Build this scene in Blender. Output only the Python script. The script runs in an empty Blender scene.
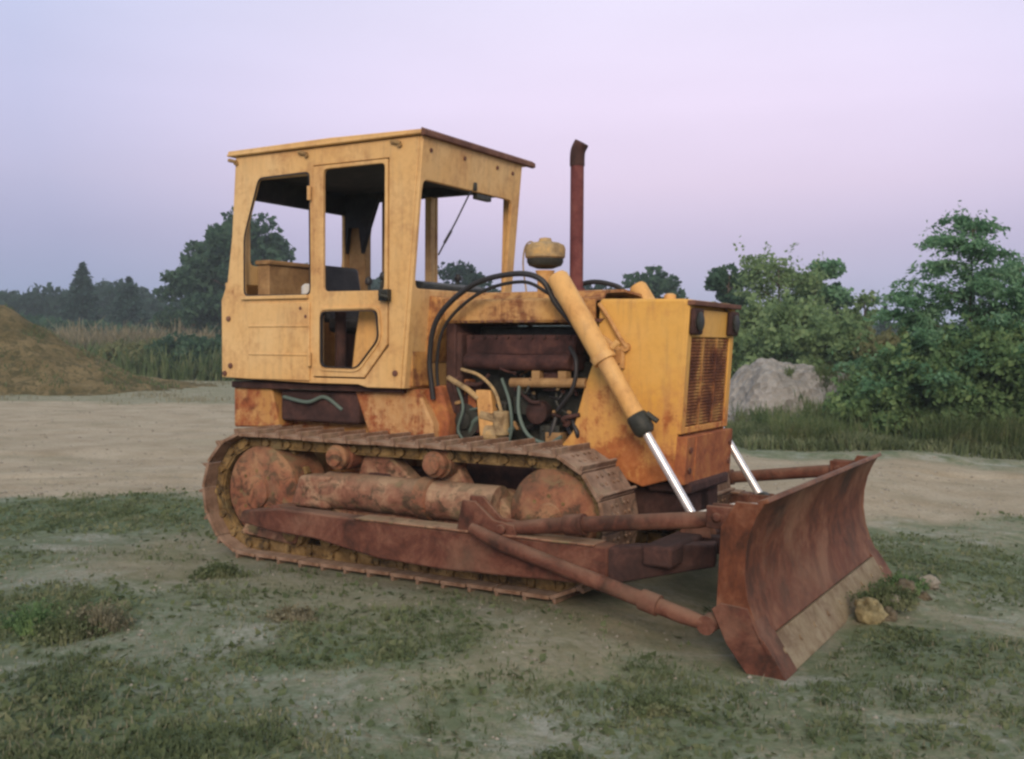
import bpy, bmesh, math, random
import numpy as np
from mathutils import Vector, Matrix, noise as mn

S = bpy.context.scene
C = S.collection
R = math.radians
PI = math.pi
random.seed(7)
rng = np.random.default_rng(11)

# ------------------------------------------------------------------ frame of the machine in the world
YAW = R(30.547); OX, OY = 1.307, 6.854
CA, SA = math.cos(YAW), math.sin(YAW)
def uv2w(u, v): return OX+u*CA+v*SA, OY-u*SA+v*CA
def w2uv(x, y):
    dx, dy = x-OX, y-OY
    return dx*CA-dy*SA, dx*SA+dy*CA
def sm(a, b, x):
    t = min(1, max(0, (x-a)/(b-a))); return t*t*(3-2*t)

# ------------------------------------------------------------------ materials
def nodes(name):
    m = bpy.data.materials.new(name); m.use_nodes = True
    nt = m.node_tree; nt.nodes.clear()
    return m, nt, nt.nodes, nt.links
class NT:
    def __init__(s, name):
        s.m, s.nt, s.n, s.l = nodes(name)
        s.out = s.n.new('ShaderNodeOutputMaterial')
        s.tc = s.n.new('ShaderNodeTexCoord')
    def coord(s, kind='Object', scale=(1, 1, 1)):
        mp = s.n.new('ShaderNodeMapping'); mp.inputs['Scale'].default_value = scale
        s.l.new(s.tc.outputs[kind], mp.inputs['Vector']); return mp.outputs['Vector']
    def noise(s, vec, scale, detail=6, rough=.6, dist=0, col=False):
        t = s.n.new('ShaderNodeTexNoise'); t.inputs['Scale'].default_value = scale
        t.inputs['Detail'].default_value = detail; t.inputs['Roughness'].default_value = rough
        t.inputs['Distortion'].default_value = dist
        s.l.new(vec, t.inputs['Vector']); return t.outputs['Color' if col else 'Fac']
    def ramp(s, fac, stops, mode='LINEAR'):
        r = s.n.new('ShaderNodeValToRGB'); cr = r.color_ramp; cr.interpolation = mode
        while len(cr.elements) > 1: cr.elements.remove(cr.elements[-1])
        cr.elements[0].position = stops[0][0]; cr.elements[0].color = c4(stops[0][1])
        for p, c in stops[1:]:
            e = cr.elements.new(p); e.color = c4(c)
        s.l.new(fac, r.inputs[0]); return r.outputs[0]
    def mix(s, fac, a, b, mode='MIX'):
        x = s.n.new('ShaderNodeMix'); x.data_type = 'RGBA'; x.blend_type = mode
        for k, v in ((0, fac), (6, a), (7, b)):
            if isinstance(v, (int, float)): x.inputs[k].default_value = v
            elif isinstance(v, tuple): x.inputs[k].default_value = c4(v)
            else: s.l.new(v, x.inputs[k])
        return x.outputs[2]
    def math(s, op, a, b=0.0, c=0.0, clamp=False):
        x = s.n.new('ShaderNodeMath'); x.operation = op; x.use_clamp = clamp
        for k, v in ((0, a), (1, b), (2, c)):
            if isinstance(v, (int, float)): x.inputs[k].default_value = v
            else: s.l.new(v, x.inputs[k])
        return x.outputs[0]
    def bsdf(s, col, rough=.7, metal=0, bump=None, bs=.3, bd=.01, spec=.5):
        b = s.n.new('ShaderNodeBsdfPrincipled')
        for k, v in (('Base Color', col), ('Roughness', rough), ('Metallic', metal)):
            if isinstance(v, (int, float)): b.inputs[k].default_value = v
            elif isinstance(v, tuple): b.inputs[k].default_value = c4(v)
            else: s.l.new(v, b.inputs[k])
        b.inputs['Specular IOR Level'].default_value = spec
        if bump is not None:
            u = s.n.new('ShaderNodeBump'); u.inputs['Strength'].default_value = bs
            u.inputs['Distance'].default_value = bd
            s.l.new(bump, u.inputs['Height']); s.l.new(u.outputs[0], b.inputs['Normal'])
        s.l.new(b.outputs[0], s.out.inputs['Surface']); return b
def c4(c): return (c[0], c[1], c[2], 1) if len(c) == 3 else c

RUST_D = (.075, .030, .018); RUST_M = (.20, .075, .035); RUST_O = (.36, .15, .055)
def paint(name, base, amt=.42, low=None, faded=(.60, .42, .24), dirt=(.20, .15, .10), streak=.5, gl=.62, rustcol=None, dirtamt=.6):
    """old paint: amt = share of rust; low=(z0,z1): below z1 the rust grows to full at z0"""
    k = NT(name); v = k.coord()
    n1 = k.noise(v, 3.1, 9, .68, .3); n2 = k.noise(v, 22, 7, .7); n3 = k.noise(v, 1.3, 5, .6)
    st = k.noise(k.coord(scale=(9, 9, .9)), 1.7, 7, .65)
    col = k.mix(k.ramp(n3, [(.38, (0, 0, 0)), (.7, (1, 1, 1))]), base, faded)
    col = k.mix(k.math('MULTIPLY', k.ramp(st, [(.5, (0, 0, 0)), (.72, (1, 1, 1))]), dirtamt), col, dirt)
    col = k.mix(k.math('MULTIPLY', k.ramp(n2, [(.45, (0, 0, 0)), (.8, (1, 1, 1))]), .35), col, tuple(x*.7 for x in base))
    f = k.math('ADD', k.math('MULTIPLY', n1, .62), k.math('MULTIPLY', n2, .22))
    f = k.math('ADD', f, k.math('MULTIPLY', st, .16*streak*2))
    if low:
        sx = k.n.new('ShaderNodeSeparateXYZ'); k.l.new(k.tc.outputs['Object'], sx.inputs[0])
        mr = k.n.new('ShaderNodeMapRange'); mr.inputs[1].default_value = low[0]; mr.inputs[2].default_value = low[1]
        mr.inputs[3].default_value = .30; mr.inputs[4].default_value = 0
        k.l.new(sx.outputs[2], mr.inputs[0]); f = k.math('ADD', f, mr.outputs[0])
    th = .66-.30*amt
    mask = k.ramp(f, [(th, (0, 0, 0)), (th+.075, (1, 1, 1))])
    halo = k.ramp(f, [(th-.12, (0, 0, 0)), (th+.02, (1, 1, 1))])
    rc = rustcol or [(.3, RUST_D), (.5, RUST_M), (.72, RUST_O)]
    rust = k.ramp(k.noise(v, 9, 8, .7), rc)
    col = k.mix(k.math('MULTIPLY', halo, .55), col, rc[2][1])
    col = k.mix(mask, col, rust)
    rg = k.math('ADD', k.math('MULTIPLY', mask, .28), gl)
    bump = k.math('SUBTRACT', k.math('MULTIPLY', n2, .5), k.math('MULTIPLY', mask, .5))
    k.bsdf(col, rg, 0, bump, .45, .006, spec=.35)
    return k.m
def rusty(name, stops, scale=5, rough=.88, dust=None, bs=.6, metal=0, grime=False):
    k = NT(name); v = k.coord()
    n = k.noise(v, scale, 10, .7, .4); col = k.ramp(n, stops)
    f = k.noise(v, scale*7, 6, .7)
    col = k.mix(k.math('MULTIPLY', k.ramp(f, [(.4, (0, 0, 0)), (.75, (1, 1, 1))]), .45), col, tuple(x*.45 for x in stops[1][1]))
    if grime:
        gm_ = k.ramp(k.noise(v, 7.5, 9, .75, .8), [(.50, (0,)*3), (.58, (.85,)*3)])
        col = k.mix(gm_, col, (.045, .030, .018))
        gm_ = k.ramp(k.noise(k.coord(scale=(1, 1, 1.7)), 3.7, 9, .7, .5), [(.56, (0,)*3), (.64, (.7,)*3)])
        col = k.mix(gm_, col, (.17, .14, .07))
    if dust:
        g = k.n.new('ShaderNodeNewGeometry'); sx = k.n.new('ShaderNodeSeparateXYZ'); k.l.new(g.outputs['Normal'], sx.inputs[0])
        up = k.math('MULTIPLY', k.math('MAXIMUM', sx.outputs[2], 0.0), k.ramp(k.noise(v, 4, 5), [(.3, (0, 0, 0)), (.6, (1, 1, 1))]))
        pt = k.ramp(k.noise(v, 2.2, 6, .65), [(.50, (0, 0, 0)), (.66, (1, 1, 1))])
        col = k.mix(k.math('MULTIPLY', k.math('MAXIMUM', up, k.math('MULTIPLY', pt, .6)), .7), col, dust)
    k.bsdf(col, rough, metal, k.math('ADD', n, k.math('MULTIPLY', f, .5)), bs, .008, spec=.3)
    return k.m

M = {}
M['cab'] = paint('cab_paint', (.67, .40, .155), .20, faded=(.72, .49, .24), streak=.5, dirtamt=.28)
M['cablow'] = paint('cab_skirt_paint', (.58, .33, .10), .40, faded=(.62, .40, .18), low=(1.15, 1.45))
M['nose'] = paint('nose_paint', (.68, .36, .07), .12, low=(.50, 1.45), faded=(.70, .42, .13), rustcol=[(.3, (.20, .06, .02)), (.5, (.40, .13, .04)), (.72, (.52, .22, .08))], dirtamt=.35)
M['hood'] = paint('hood_paint', (.64, .33, .08), .60, faded=(.62, .40, .18))
M['body'] = paint('body_paint', (.52, .28, .08), .62, rustcol=[(.3, (.12, .035, .015)), (.5, (.30, .09, .035)), (.72, (.44, .2, .07))])
M['cyl'] = paint('cylinder_paint', (.68, .36, .11), .18, faded=(.72, .44, .18), dirtamt=.35)
M['rbr'] = rusty('bracket_rust', [(.3, (.16, .09, .045)), (.5, (.32, .20, .09)), (.72, (.5, .33, .14))], 30)
M['grille'] = rusty('grille_rust', [(.40, (.10, .032, .018)), (.5, (.27, .10, .038)), (.60, (.50, .27, .085))], 3.6)
M['bumper'] = rusty('bumper_rust', [(.34, (.16, .05, .025)), (.5, (.34, .11, .045)), (.66, (.48, .21, .07))], 5)
M['roofedge'] = rusty('roof_rust', [(.3, (.08, .035, .03)), (.55, (.18, .085, .06)), (.75, (.42, .27, .15))], 4)
M['track'] = rusty('track_rust', [(.36, (.09, .052, .020)), (.5, (.22, .135, .052)), (.64, (.38, .25, .105))], 6, dust=(.30, .22, .12), grime=True)
M['shoe'] = rusty('shoe_rust', [(.34, (.10, .050, .030)), (.5, (.21, .115, .070)), (.66, (.38, .25, .165))], 7, dust=(.44, .31, .235), grime=True)
M['frame'] = rusty('frame_rust', [(.37, (.12, .05, .032)), (.5, (.25, .11, .07)), (.63, (.42, .27, .17))], 4.5, dust=(.36, .26, .17), grime=True)
M['wheel'] = rusty('wheel_rust', [(.36, (.15, .055, .036)), (.5, (.28, .105, .058)), (.64, (.36, .19, .10))], 5, dust=(.32, .22, .13), bs=.5, grime=True)
M['arm'] = rusty('arm_rust', [(.38, (.045, .019, .013)), (.5, (.125, .044, .029)), (.62, (.20, .088, .058))], 4, dust=(.20, .125, .085))
M['blade'] = rusty('blade_rust', [(.38, (.045, .015, .007)), (.5, (.14, .042, .018)), (.62, (.23, .10, .055))], 2.6, dust=(.23, .14, .085), bs=.5, rough=.66)
M['edge'] = rusty('edge_steel', [(.36, (.12, .065, .04)), (.5, (.23, .165, .11)), (.64, (.32, .26, .18))], 6, dust=(.28, .23, .14))
M['dark'] = rusty('dark_rust_and_shade', [(.3, (.018, .010, .010)), (.5, (.055, .027, .024)), (.72, (.12, .055, .045))], 5)
M['purple'] = rusty('manifold_rust', [(.36, (.025, .012, .012)), (.5, (.065, .028, .026)), (.66, (.13, .055, .042))], 5)
M['stack'] = rusty('stack_rust', [(.3, (.085, .024, .024)), (.5, (.15, .045, .045)), (.72, (.23, .085, .07))], 6)
M['grease'] = rusty('greasy_iron', [(.3, (.012, .014, .012)), (.5, (.035, .036, .03)), (.72, (.07, .065, .05))], 9, rough=.5)
M['inner'] = rusty('cab_lining', [(.3, (.016, .016, .022)), (.5, (.032, .030, .036)), (.72, (.06, .05, .05))], 5)
M['innerpost'] = rusty('bare_post', [(.3, (.17, .09, .045)), (.5, (.34, .20, .09)), (.72, (.50, .32, .15))], 4)
M['cream'] = rusty('cream_paint', [(.36, (.16, .10, .05)), (.5, (.40, .29, .16)), (.66, (.60, .38, .15))], 7)
M['vinyl'] = rusty('seat_vinyl', [(.3, (.012, .012, .013)), (.5, (.03, .028, .03)), (.72, (.055, .05, .05))], 8, rough=.55)
k = NT('rubber'); k.bsdf((.022, .020, .022), .55, 0, k.noise(k.coord(), 60, 3), .2, .002); M['rubber'] = k.m
k = NT('grey_hose'); k.bsdf((.10, .14, .12), .6); M['hose2'] = k.m
k = NT('chrome'); v = k.coord(); n = k.noise(v, 14, 4)
k.bsdf(k.ramp(n, [(.3, (.66, .62, .62)), (.7, (.86, .83, .84))]), k.ramp(n, [(.3, (.22,)*3), (.7, (.42,)*3)]), .55); M['chrome'] = k.m
k = NT('lamp_glass'); k.bsdf((.05, .055, .05), .2, 0, spec=.6); M['lamp'] = k.m
k = NT('white_metal'); k.bsdf((.6, .58, .55), .5); M['white'] = k.m

# ------------------------------------------------------------------ mesh building
class MB:
    def __init__(s): s.v = []; s.f = []
    def add(s, vs, fs):
        o = len(s.v); s.v += [tuple(p) for p in vs]; s.f += [tuple(i+o for i in f) for f in fs]; return s
    def box(s, x0, x1, y0, y1, z0, z1, mat=None):
        vs = [Vector(p) for p in ((x0,y0,z0),(x1,y0,z0),(x1,y1,z0),(x0,y1,z0),(x0,y0,z1),(x1,y0,z1),(x1,y1,z1),(x0,y1,z1))]
        if mat is not None: vs = [mat @ p for p in vs]
        return s.add(vs, [(0,3,2,1),(4,5,6,7),(0,1,5,4),(1,2,6,5),(2,3,7,6),(3,0,4,7)])
    def prism(s, poly, y0, y1):              # poly of (u, z), extruded along v
        n = len(poly)
        a = sum(poly[i][0]*poly[(i+1)%n][1]-poly[(i+1)%n][0]*poly[i][1] for i in range(n))
        if a < 0: poly = poly[::-1]
        vs = [(p[0], y0, p[1]) for p in poly]+[(p[0], y1, p[1]) for p in poly]
        return s.add(vs, [tuple(range(n)), tuple(range(2*n-1, n-1, -1))]+[(i+n, (i+1) % n+n, (i+1) % n, i) for i in range(n)])
    def panel(s, outer, holes, plane, val, th):   # plane 'v': pts (u,z) at v=val, thickness th towards +; plane 'u': pts (v,z)
        bm = bmesh.new(); edges = []
        def P(p, d):
            return (p[0], val+d, p[1]) if plane == 'v' else (val+d, p[0], p[1])
        for lp in [outer]+holes:
            vs = [bm.verts.new(P(p, 0)) for p in lp]
            for i in range(len(vs)): edges.append(bm.edges.new((vs[i], vs[(i+1) % len(vs)])))
        bmesh.ops.triangle_fill(bm, edges=edges, use_beauty=True, use_dissolve=False)
        g = bmesh.ops.extrude_face_region(bm, geom=bm.faces[:])
        d = Vector((0, th, 0)) if plane == 'v' else Vector((th, 0, 0))
        bmesh.ops.translate(bm, verts=[e for e in g['geom'] if isinstance(e, bmesh.types.BMVert)], vec=d)
        bmesh.ops.recalc_face_normals(bm, faces=bm.faces[:])
        bm.verts.index_update()
        s.add([v.co[:] for v in bm.verts], [tuple(v.index for v in f.verts) for f in bm.faces]); bm.free(); return s
    def tube(s, pts, r, n=12, cap=True):
        pts = [Vector(p) for p in pts]; rs = r if isinstance(r, (list, tuple)) else [r]*len(pts)
        t = (pts[1]-pts[0]).normalized(); a = t.orthogonal().normalized()
        rings = []
        for i, p in enumerate(pts):
            if i == 0: t = (pts[1]-pts[0])
            elif i == len(pts)-1: t = (pts[-1]-pts[-2])
            else: t = (pts[i+1]-pts[i]).normalized()+(pts[i]-pts[i-1]).normalized()
            t.normalize(); a = (a-t*a.dot(t)).normalized(); b = t.cross(a)
            rings.append([p+(a*math.cos(2*PI*j/n)+b*math.sin(2*PI*j/n))*rs[i] for j in range(n)])
        vs = [q for rg in rings for q in rg]; fs = []
        for i in range(len(pts)-1):
            for j in range(n):
                fs.append((i*n+j, i*n+(j+1) % n, (i+1)*n+(j+1) % n, (i+1)*n+j))
        if cap: fs += [tuple(range(n-1, -1, -1)), tuple(range((len(pts)-1)*n, len(pts)*n))]
        return s.add(vs, fs)
    def lathe(s, prof, c, axis, n=28):       # prof (r, h) along axis from c
        c = Vector(c); ax = Vector(axis).normalized(); a = ax.orthogonal().normalized(); b = ax.cross(a)
        vs = []; fs = []
        for r, h in prof:
            for j in range(n):
                vs.append(c+ax*h+(a*math.cos(2*PI*j/n)+b*math.sin(2*PI*j/n))*max(r, 1e-4))
        for i in range(len(prof)-1):
            for j in range(n):
                fs.append((i*n+j, i*n+(j+1) % n, (i+1)*n+(j+1) % n, (i+1)*n+j))
        fs += [tuple(range(n-1, -1, -1)), tuple(range((len(prof)-1)*n, len(prof)*n))]
        return s.add(vs, fs)
    def build(s, name, mat, parent=None, bevel=0, smooth=None, seg=2):
        me = bpy.data.meshes.new(name); me.from_pydata(s.v, [], s.f); me.update()
        bm = bmesh.new(); bm.from_mesh(me); bmesh.ops.recalc_face_normals(bm, faces=bm.faces[:]); bm.to_mesh(me); bm.free()
        me.materials.append(mat)
        o = bpy.data.objects.new(name, me); C.objects.link(o)
        if parent: o.parent = parent
        if smooth or bevel:
            me.shade_smooth()
            me.set_sharp_from_angle(angle=R(35))
        if bevel:
            b = o.modifiers.new('bevel', 'BEVEL'); b.width = bevel; b.segments = seg; b.limit_method = 'ANGLE'; b.angle_limit = R(35)
        return o
def arc_pts(pts, n=8):                        # Catmull-Rom through pts
    P = [Vector(p) for p in pts]; P = [P[0]*2-P[1]]+P+[P[-1]*2-P[-2]]; out = []
    for i in range(1, len(P)-2):
        for j in range(n):
            t = j/n; a, b, c, d = P[i-1:i+3]
            out.append(.5*((2*b)+(c-a)*t+(2*a-5*b+4*c-d)*t*t+(3*b-a-3*c+d)*t**3))
    return out+[P[-2]]
def empty(name, label=None, cat=None, loc=(0, 0, 0), rz=0, group=None):
    o = bpy.data.objects.new(name, None); o.empty_display_size = .3; C.objects.link(o)
    o.location = loc; o.rotation_euler = (0, 0, rz); tag(o, label, cat, group); return o
def tag(o, label=None, cat=None, group=None, kind=None):
    if label: o['label'] = label
    if cat: o['category'] = cat
    if group: o['group'] = group
    if kind: o['kind'] = kind
    return o
def rnd_poly(poly, r=.04, n=4):               # round the corners of a polygon
    out = []; N = len(poly)
    for i in range(N):
        p = Vector(poly[i]); a = Vector(poly[i-1]); b = Vector(poly[(i+1) % N])
        da = (a-p); db = (b-p); ra = min(r, da.length*.45); rb = min(r, db.length*.45)
        p0 = p+da.normalized()*ra; p1 = p+db.normalized()*rb
        for j in range(n+1):
            t = j/n; q = p0*(1-t)**2+p*2*t*(1-t)+p1*t*t; out.append((q.x, q.y))
    return out

# ------------------------------------------------------------------ the bulldozer
D = empty('bulldozer', 'old yellow crawler bulldozer with rusty tracks, windowless cab and rust-red blade', 'bulldozer', (OX, OY, 0), -YAW)

def near_far(fn):                             # fn(side): side -1 = near the camera, +1 = far
    for sd in (-1, 1): fn(sd)

# ---- cab
W = .72
cab = MB()
side_outer = [(-3.695,1.27),(-3.70,1.86),(-3.635,2.0),(-3.585,2.35),(-3.545,2.945),(-1.832,2.945),(-1.985,1.225),(-2.28,1.225),(-2.36,1.245),(-2.79,1.245)]
rear_win = rnd_poly([(-3.31,2.772),(-2.81,2.78),(-2.80,1.886),(-3.462,1.89),(-3.462,2.34)], .045)
door_hole = [(-2.775,2.82),(-2.09,2.82),(-2.09,1.52),(-2.30,1.285),(-2.775,1.285)]
for sd in (-1, 1):
    hole = door_hole if sd < 0 else [(-2.60,2.82),(-1.955,2.82),(-1.985,1.52),(-2.30,1.285),(-2.60,1.285)]
    rw = rear_win if sd < 0 else rnd_poly([(-3.31,2.772),(-2.67,2.78),(-2.67,1.886),(-3.462,1.89),(-3.462,2.34)], .045)
    cab.panel(side_outer, [rw, hole], 'v', sd*W-(.03 if sd > 0 else -0.0), .03)
# box posts behind the sheet
for sd in (-1, 1):
    a, b = sorted((sd*(W-.03), sd*(W-.10)))
    if sd < 0: cab.box(-2.073,-1.995,a,b,1.24,2.9)
    if sd < 0: cab.box(-2.797,-2.779,a,b,1.26,2.82)
    else: cab.box(-2.665,-2.605,a,b,1.26,2.82)
    cab.box(-3.42,-2.84,a,b,2.77,2.85)
# front frame: opening, lower cowl, slanted visor
n0 = len(cab.v)
cab.panel([(-W,1.225),(W,1.225),(W,2.945),(-W,2.945)],
          [rnd_poly([(-.685,1.915),(.61,1.925),(.61,2.655),(-.685,2.655)], .06)], 'u', 0, .03)
def front_u(z): return -1.83-(2.95-z)*.0885
cab.v[n0:] = [(front_u(z)+x, y, z) for x, y, z in cab.v[n0:]]
# rear wall
cab.panel([(-W+.031,1.27),(W-.031,1.27),(W-.031,2.0),(-W+.031,2.0)], [], 'u', -3.69, .03)
cab.panel([(-W+.031,1.98),(W-.031,1.98),(W-.031,2.93),(-W+.031,2.93)], [rnd_poly([(-.60,2.13),(.62,2.13),(.62,2.66),(-.60,2.66)], .05)], 'u', -3.54, .03)
cabo = cab.build('cab_body', M['cab'], D, .006)
# roof sheet with rusty front edge and rolled gutters
rf = MB()
rf.prism([(-3.60,2.948),(-1.80,2.952),(-1.785,2.968),(-1.80,2.985),(-2.6,3.0),(-3.60,2.99)], -.748, .748)
roof = rf.build('cab_roof', M['cab'], cabo, .008)
MB().prism([(-1.798,2.938),(-1.765,2.943),(-1.765,2.975),(-1.798,2.997)], -.75, .77).build('roof_lip', M['roofedge'], roof, .004)
g = MB()
for sd in (-1, 1):
    g.tube([(-3.60, sd*.746, 2.958), (-1.80, sd*.746, 2.962)], .010, 8)
g.build('gutter', M['cab'], roof)
for u in (-3.56, -2.86, -2.02):
    for sd in (-1, 1):
        MB().tube([(u-.04, sd*.735, 2.925), (u+.04, sd*.738, 2.905)], .014, 8).lathe([(.018, 0), (.016, .02)], (u+.03, sd*.722, 2.895), (0, sd, 0), 8).build('roof_bracket', M['rbr'], roof)
MB().box(-3.46, -1.92, -.685, .685, 2.80, 2.93).build('headlining', M['inner'], cabo)
# dark inner header, gussets and posts
hd = MB(); hd.box(-3.50,-3.44,-.68,.68,2.63,2.80); hd.box(-3.4,-2.1,.60,.685,2.735,2.80)
hd.box(-2.10,-1.98,-.68,.68,2.70,2.80)
hd.build('inner_header', M['inner'], cabo, .004)
MB().prism([(-3.44,1.3),(-3.27,1.3),(-3.27,2.45),(-3.22,2.80),(-3.46,2.80),(-3.44,2.45)], .60, .683).build('rear_post', M['innerpost'], cabo, .006)
MB().prism([(-3.08,2.80),(-3.20,2.50),(-3.27,2.30),(-3.30,2.52),(-3.41,2.52),(-3.44,2.30),(-3.45,2.80)], .55, .598).build('gusset', M['inner'], cabo)  # flared post top, dark lining colour stands in for its shade
MB().box(-3.12,-3.08,.64,.68,1.3,2.8).build('grab_rail', M['innerpost'], cabo)
MB().box(-3.60,-2.05,-.68,.68,1.25,1.30).build('cab_floor', M['dark'], cabo)
# pressed side panel behind the door
near_far(lambda sd: MB().prism([(-3.40,1.262),(-2.80,1.262),(-2.80,1.835),(-3.40,1.835)], *sorted((sd*.718, sd*.734))).build('side_panel', M['cab'], cabo, .007))
near_far(lambda sd: MB().box(-3.40,-2.80,*sorted((sd*.735, sd*.742)),1.655,1.668).box(-3.40,-2.80,*sorted((sd*.735, sd*.742)),1.445,1.458).box(-3.47,-2.815,*sorted((sd*.722, sd*.748)),1.862,1.888).build('pressed_ridge', M['cab'], cabo, .004))
near_far(lambda sd: [MB().lathe([(.022,0),(.020,.010),(.008,.014)], (u, sd*.722, z), (0, sd, 0), 10).build('bolt', M['roofedge'], cabo) for u, z in ((-3.62,1.72),(-3.60,1.36),(-2.885,1.79),(-2.835,1.73),(-3.66,1.30),(-2.03,1.33))])
for v_, z_ in ((-.62, 2.86), (-.2, 2.87), (.25, 2.87), (.58, 2.86)):
    MB().lathe([(.016,0),(.014,.010)], (front_u(z_)+.029, v_, z_), (1,0,0), 8).build('bolt', M['roofedge'], cabo)
# black rubber of the rear quarter window
def seal(poly, v0, v1, name, par, mat, w=.014):
    inner = [((p[0]-sum(q[0] for q in poly)/len(poly))*(1-w*2.4)+sum(q[0] for q in poly)/len(poly),
              (p[1]-sum(q[1] for q in poly)/len(poly))*(1-w*2.4)+sum(q[1] for q in poly)/len(poly)) for p in poly]
    return MB().panel(poly, [inner], 'v', v0, v1-v0).build(name, mat, par)
for sd in (-1,):
    a, b = sorted((sd*.712, sd*.7235)); seal(rear_win, a, b, 'window_rubber', cabo, M['rubber'], .008)
def squeeze(o):                               # the far wall of the cab stands a little further in
    for v_ in o.data.vertices:
        if v_.co.y > .45: v_.co.y -= .10
for o_ in [cabo]+[c for c in cabo.children if c != roof]: squeeze(o_)
# doors
low_win = rnd_poly([(-2.69,1.765),(-2.182,1.769),(-2.165,1.567),(-2.36,1.358),(-2.69,1.364)], .05)
top_win = rnd_poly([(-2.675,2.785),(-2.12,2.785),(-2.125,1.905),(-2.675,1.908)], .04)
door_out = [(-2.768,2.812),(-2.098,2.812),(-2.098,1.53),(-2.30,1.295),(-2.768,1.295)]
def door(sd):
    d = MB().panel(door_out, [low_win, top_win], 'v', sd*.728-(.03 if sd > 0 else 0), .03)
    d = d.build('door', M['cab'], D, .005)
    a, b = sorted((sd*.722, sd*.741)); seal([(p[0]*1.0, p[1]) for p in rnd_poly([(-2.715,1.79),(-2.157,1.794),(-2.140,1.558),(-2.345,1.333),(-2.715,1.339)], .06)], a, b, 'window_frame', d, M['cab'], .024)
    a, b = sorted((sd*.715, sd*.744)); seal(low_win, a, b, 'window_rubber', d, M['rubber'], .012)
    h = MB(); h.box(-2.14,-2.06,*sorted((sd*.728, sd*.775)),1.83,1.91); h.tube([(-2.10, sd*.77, 1.88), (-2.10, sd*.81, 1.87), (-2.02, sd*.815, 1.85)], .013, 8)
    h.build('door_handle', M['grease'], d, .008)
    for z in (1.42, 2.62):
        MB().tube([(-2.79, sd*.745, z-.05), (-2.79, sd*.745, z+.05)], .016, 8).build('hinge', M['cab'], d)
door(-1)
# front cowl beside the engine
cw = MB()
cw.box(-2.03,-1.93,-.66,-.44,1.235,1.90); cw.box(-2.03,-1.93,.44,.66,1.235,1.90)
cw.prism([(-1.93,1.88),(-1.80,1.86),(-1.80,1.70),(-1.93,1.40)], -.50, .50)
cw.build('cowl', M['hood'], D, .01)
# windscreen wiper and motor
wp = MB().tube([(-1.83,-.05,2.69), (-1.835,-.26,2.42), (-1.845,-.47,2.16)], .006, 6)
wp.tube([(-1.832,-.33,2.34), (-1.842,-.40,2.25)], .010, 6); wi = wp.build('wiper', M['rubber'], D)
MB().box(-1.88,-1.835,.02,.22,2.61,2.655).lathe([(.022,0),(.022,.06)], (-1.825,-.04,2.66), (0,0,1), 10).build('wiper_motor', M['grease'], wi, .01)
# cab interior
MB().prism([(-3.42,1.3),(-3.30,1.3),(-3.30,2.13),(-3.42,2.13)], -.62, -.05).box(-3.43,-3.28,-.64,-.03,2.13,2.165).build('tank_box', M['innerpost'], D, .01)
st = MB(); st.box(-3.05,-2.60,-.25,.27,1.62,1.74); so = st.build('seat', M['vinyl'], D, .04, seg=3)
MB().prism([(-3.16,1.70),(-3.04,1.70),(-3.12,2.16),(-3.22,2.14)], -.22, .24).build('backrest', M['vinyl'], so, .04, seg=3)
MB().box(-3.0,-2.65,-.2,.22,1.30,1.62).build('seat_base', M['dark'], so, .01)
MB().prism([(-2.20,1.3),(-2.06,1.3),(-2.06,1.97),(-2.14,2.0),(-2.24,1.93)], -.35, .52).build('dashboard', M['grease'], D, .015)
for u, v, z, t in ((-2.50,-.38,2.02,.10),(-2.42,-.46,1.98,-.05),(-2.35,.42,2.05,.08),(-2.55,.36,1.98,-.08)):
    l = MB().tube([(u, v, 1.3), (u+t*.4, v, 1.7), (u+t, v, z)], .012, 8).build('control_lever', M['grease'], D)
    MB().lathe([(.004,0),(.024,.01),(.028,.03),(.02,.055),(.004,.065)], (u+t, v, z-.02), (0,0,1), 12).build('knob', M['rubber'], l)
MB().lathe([(.02,0),(.045,.01),(.045,.08),(.02,.10)], (-2.97,-.56,1.88), (0,0,1), 14).build('washer_bottle', M['white'], D)
MB().prism([(-2.56,1.32),(-2.36,1.32),(-2.30,1.6),(-2.28,1.80),(-2.48,1.80),(-2.52,1.6)], -.56, -.44).build('lever_console', M['cyl'], D, .02)
MB().tube([(-2.70,-.5,1.3), (-2.70,-.5,1.80)], .042, 14).build('grab_post', M['dark'], D)

# ---- lower body, fenders, gearbox case
bd = MB()
bd.box(-3.62,-2.0,-.45,.45,.42,1.10)
bd.prism([(-3.67,1.20),(-3.28,1.20),(-3.20,.90),(-3.67,.88)], -.62, -.40)
bd.prism([(-3.67,1.20),(-3.28,1.20),(-3.20,.90),(-3.67,.88)], .40, .62)
bd.prism([(-2.50,1.22),(-1.93,1.22),(-1.80,.98),(-1.80,.86),(-2.35,.86)], -.60, -.36)
bd.prism([(-2.50,1.22),(-1.93,1.22),(-1.80,.98),(-1.80,.86),(-2.35,.86)], .36, .60)
bo = bd.build('hull', M['body'], D, .015)
near_far(lambda sd: MB().box(-3.2,-2.45,*sorted((sd*.60, sd*.46)),.95,1.18).build('brake_housing', M['dark'], bo, .02))
MB().tube(arc_pts([(-3.15,-.62,1.13), (-2.9,-.64,1.10), (-2.75,-.62,1.14), (-2.6,-.6,1.05)]), .014, 8).build('brake_line', M['hose2'], bo)
MB().box(-3.66,-2.02,-.655,-.40,1.19,1.238).box(-3.66,-2.02,.40,.655,1.19,1.238).build('fender', M['dark'], bo, .006)
MB().box(-2.0,-.05,-.30,.30,.42,.80).build('crankcase_guard', M['dark'], bo, .03)
MB().box(-3.80,-3.60,-.18,.18,.5,.72).build('drawbar', M['arm'], bo, .02)
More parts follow.
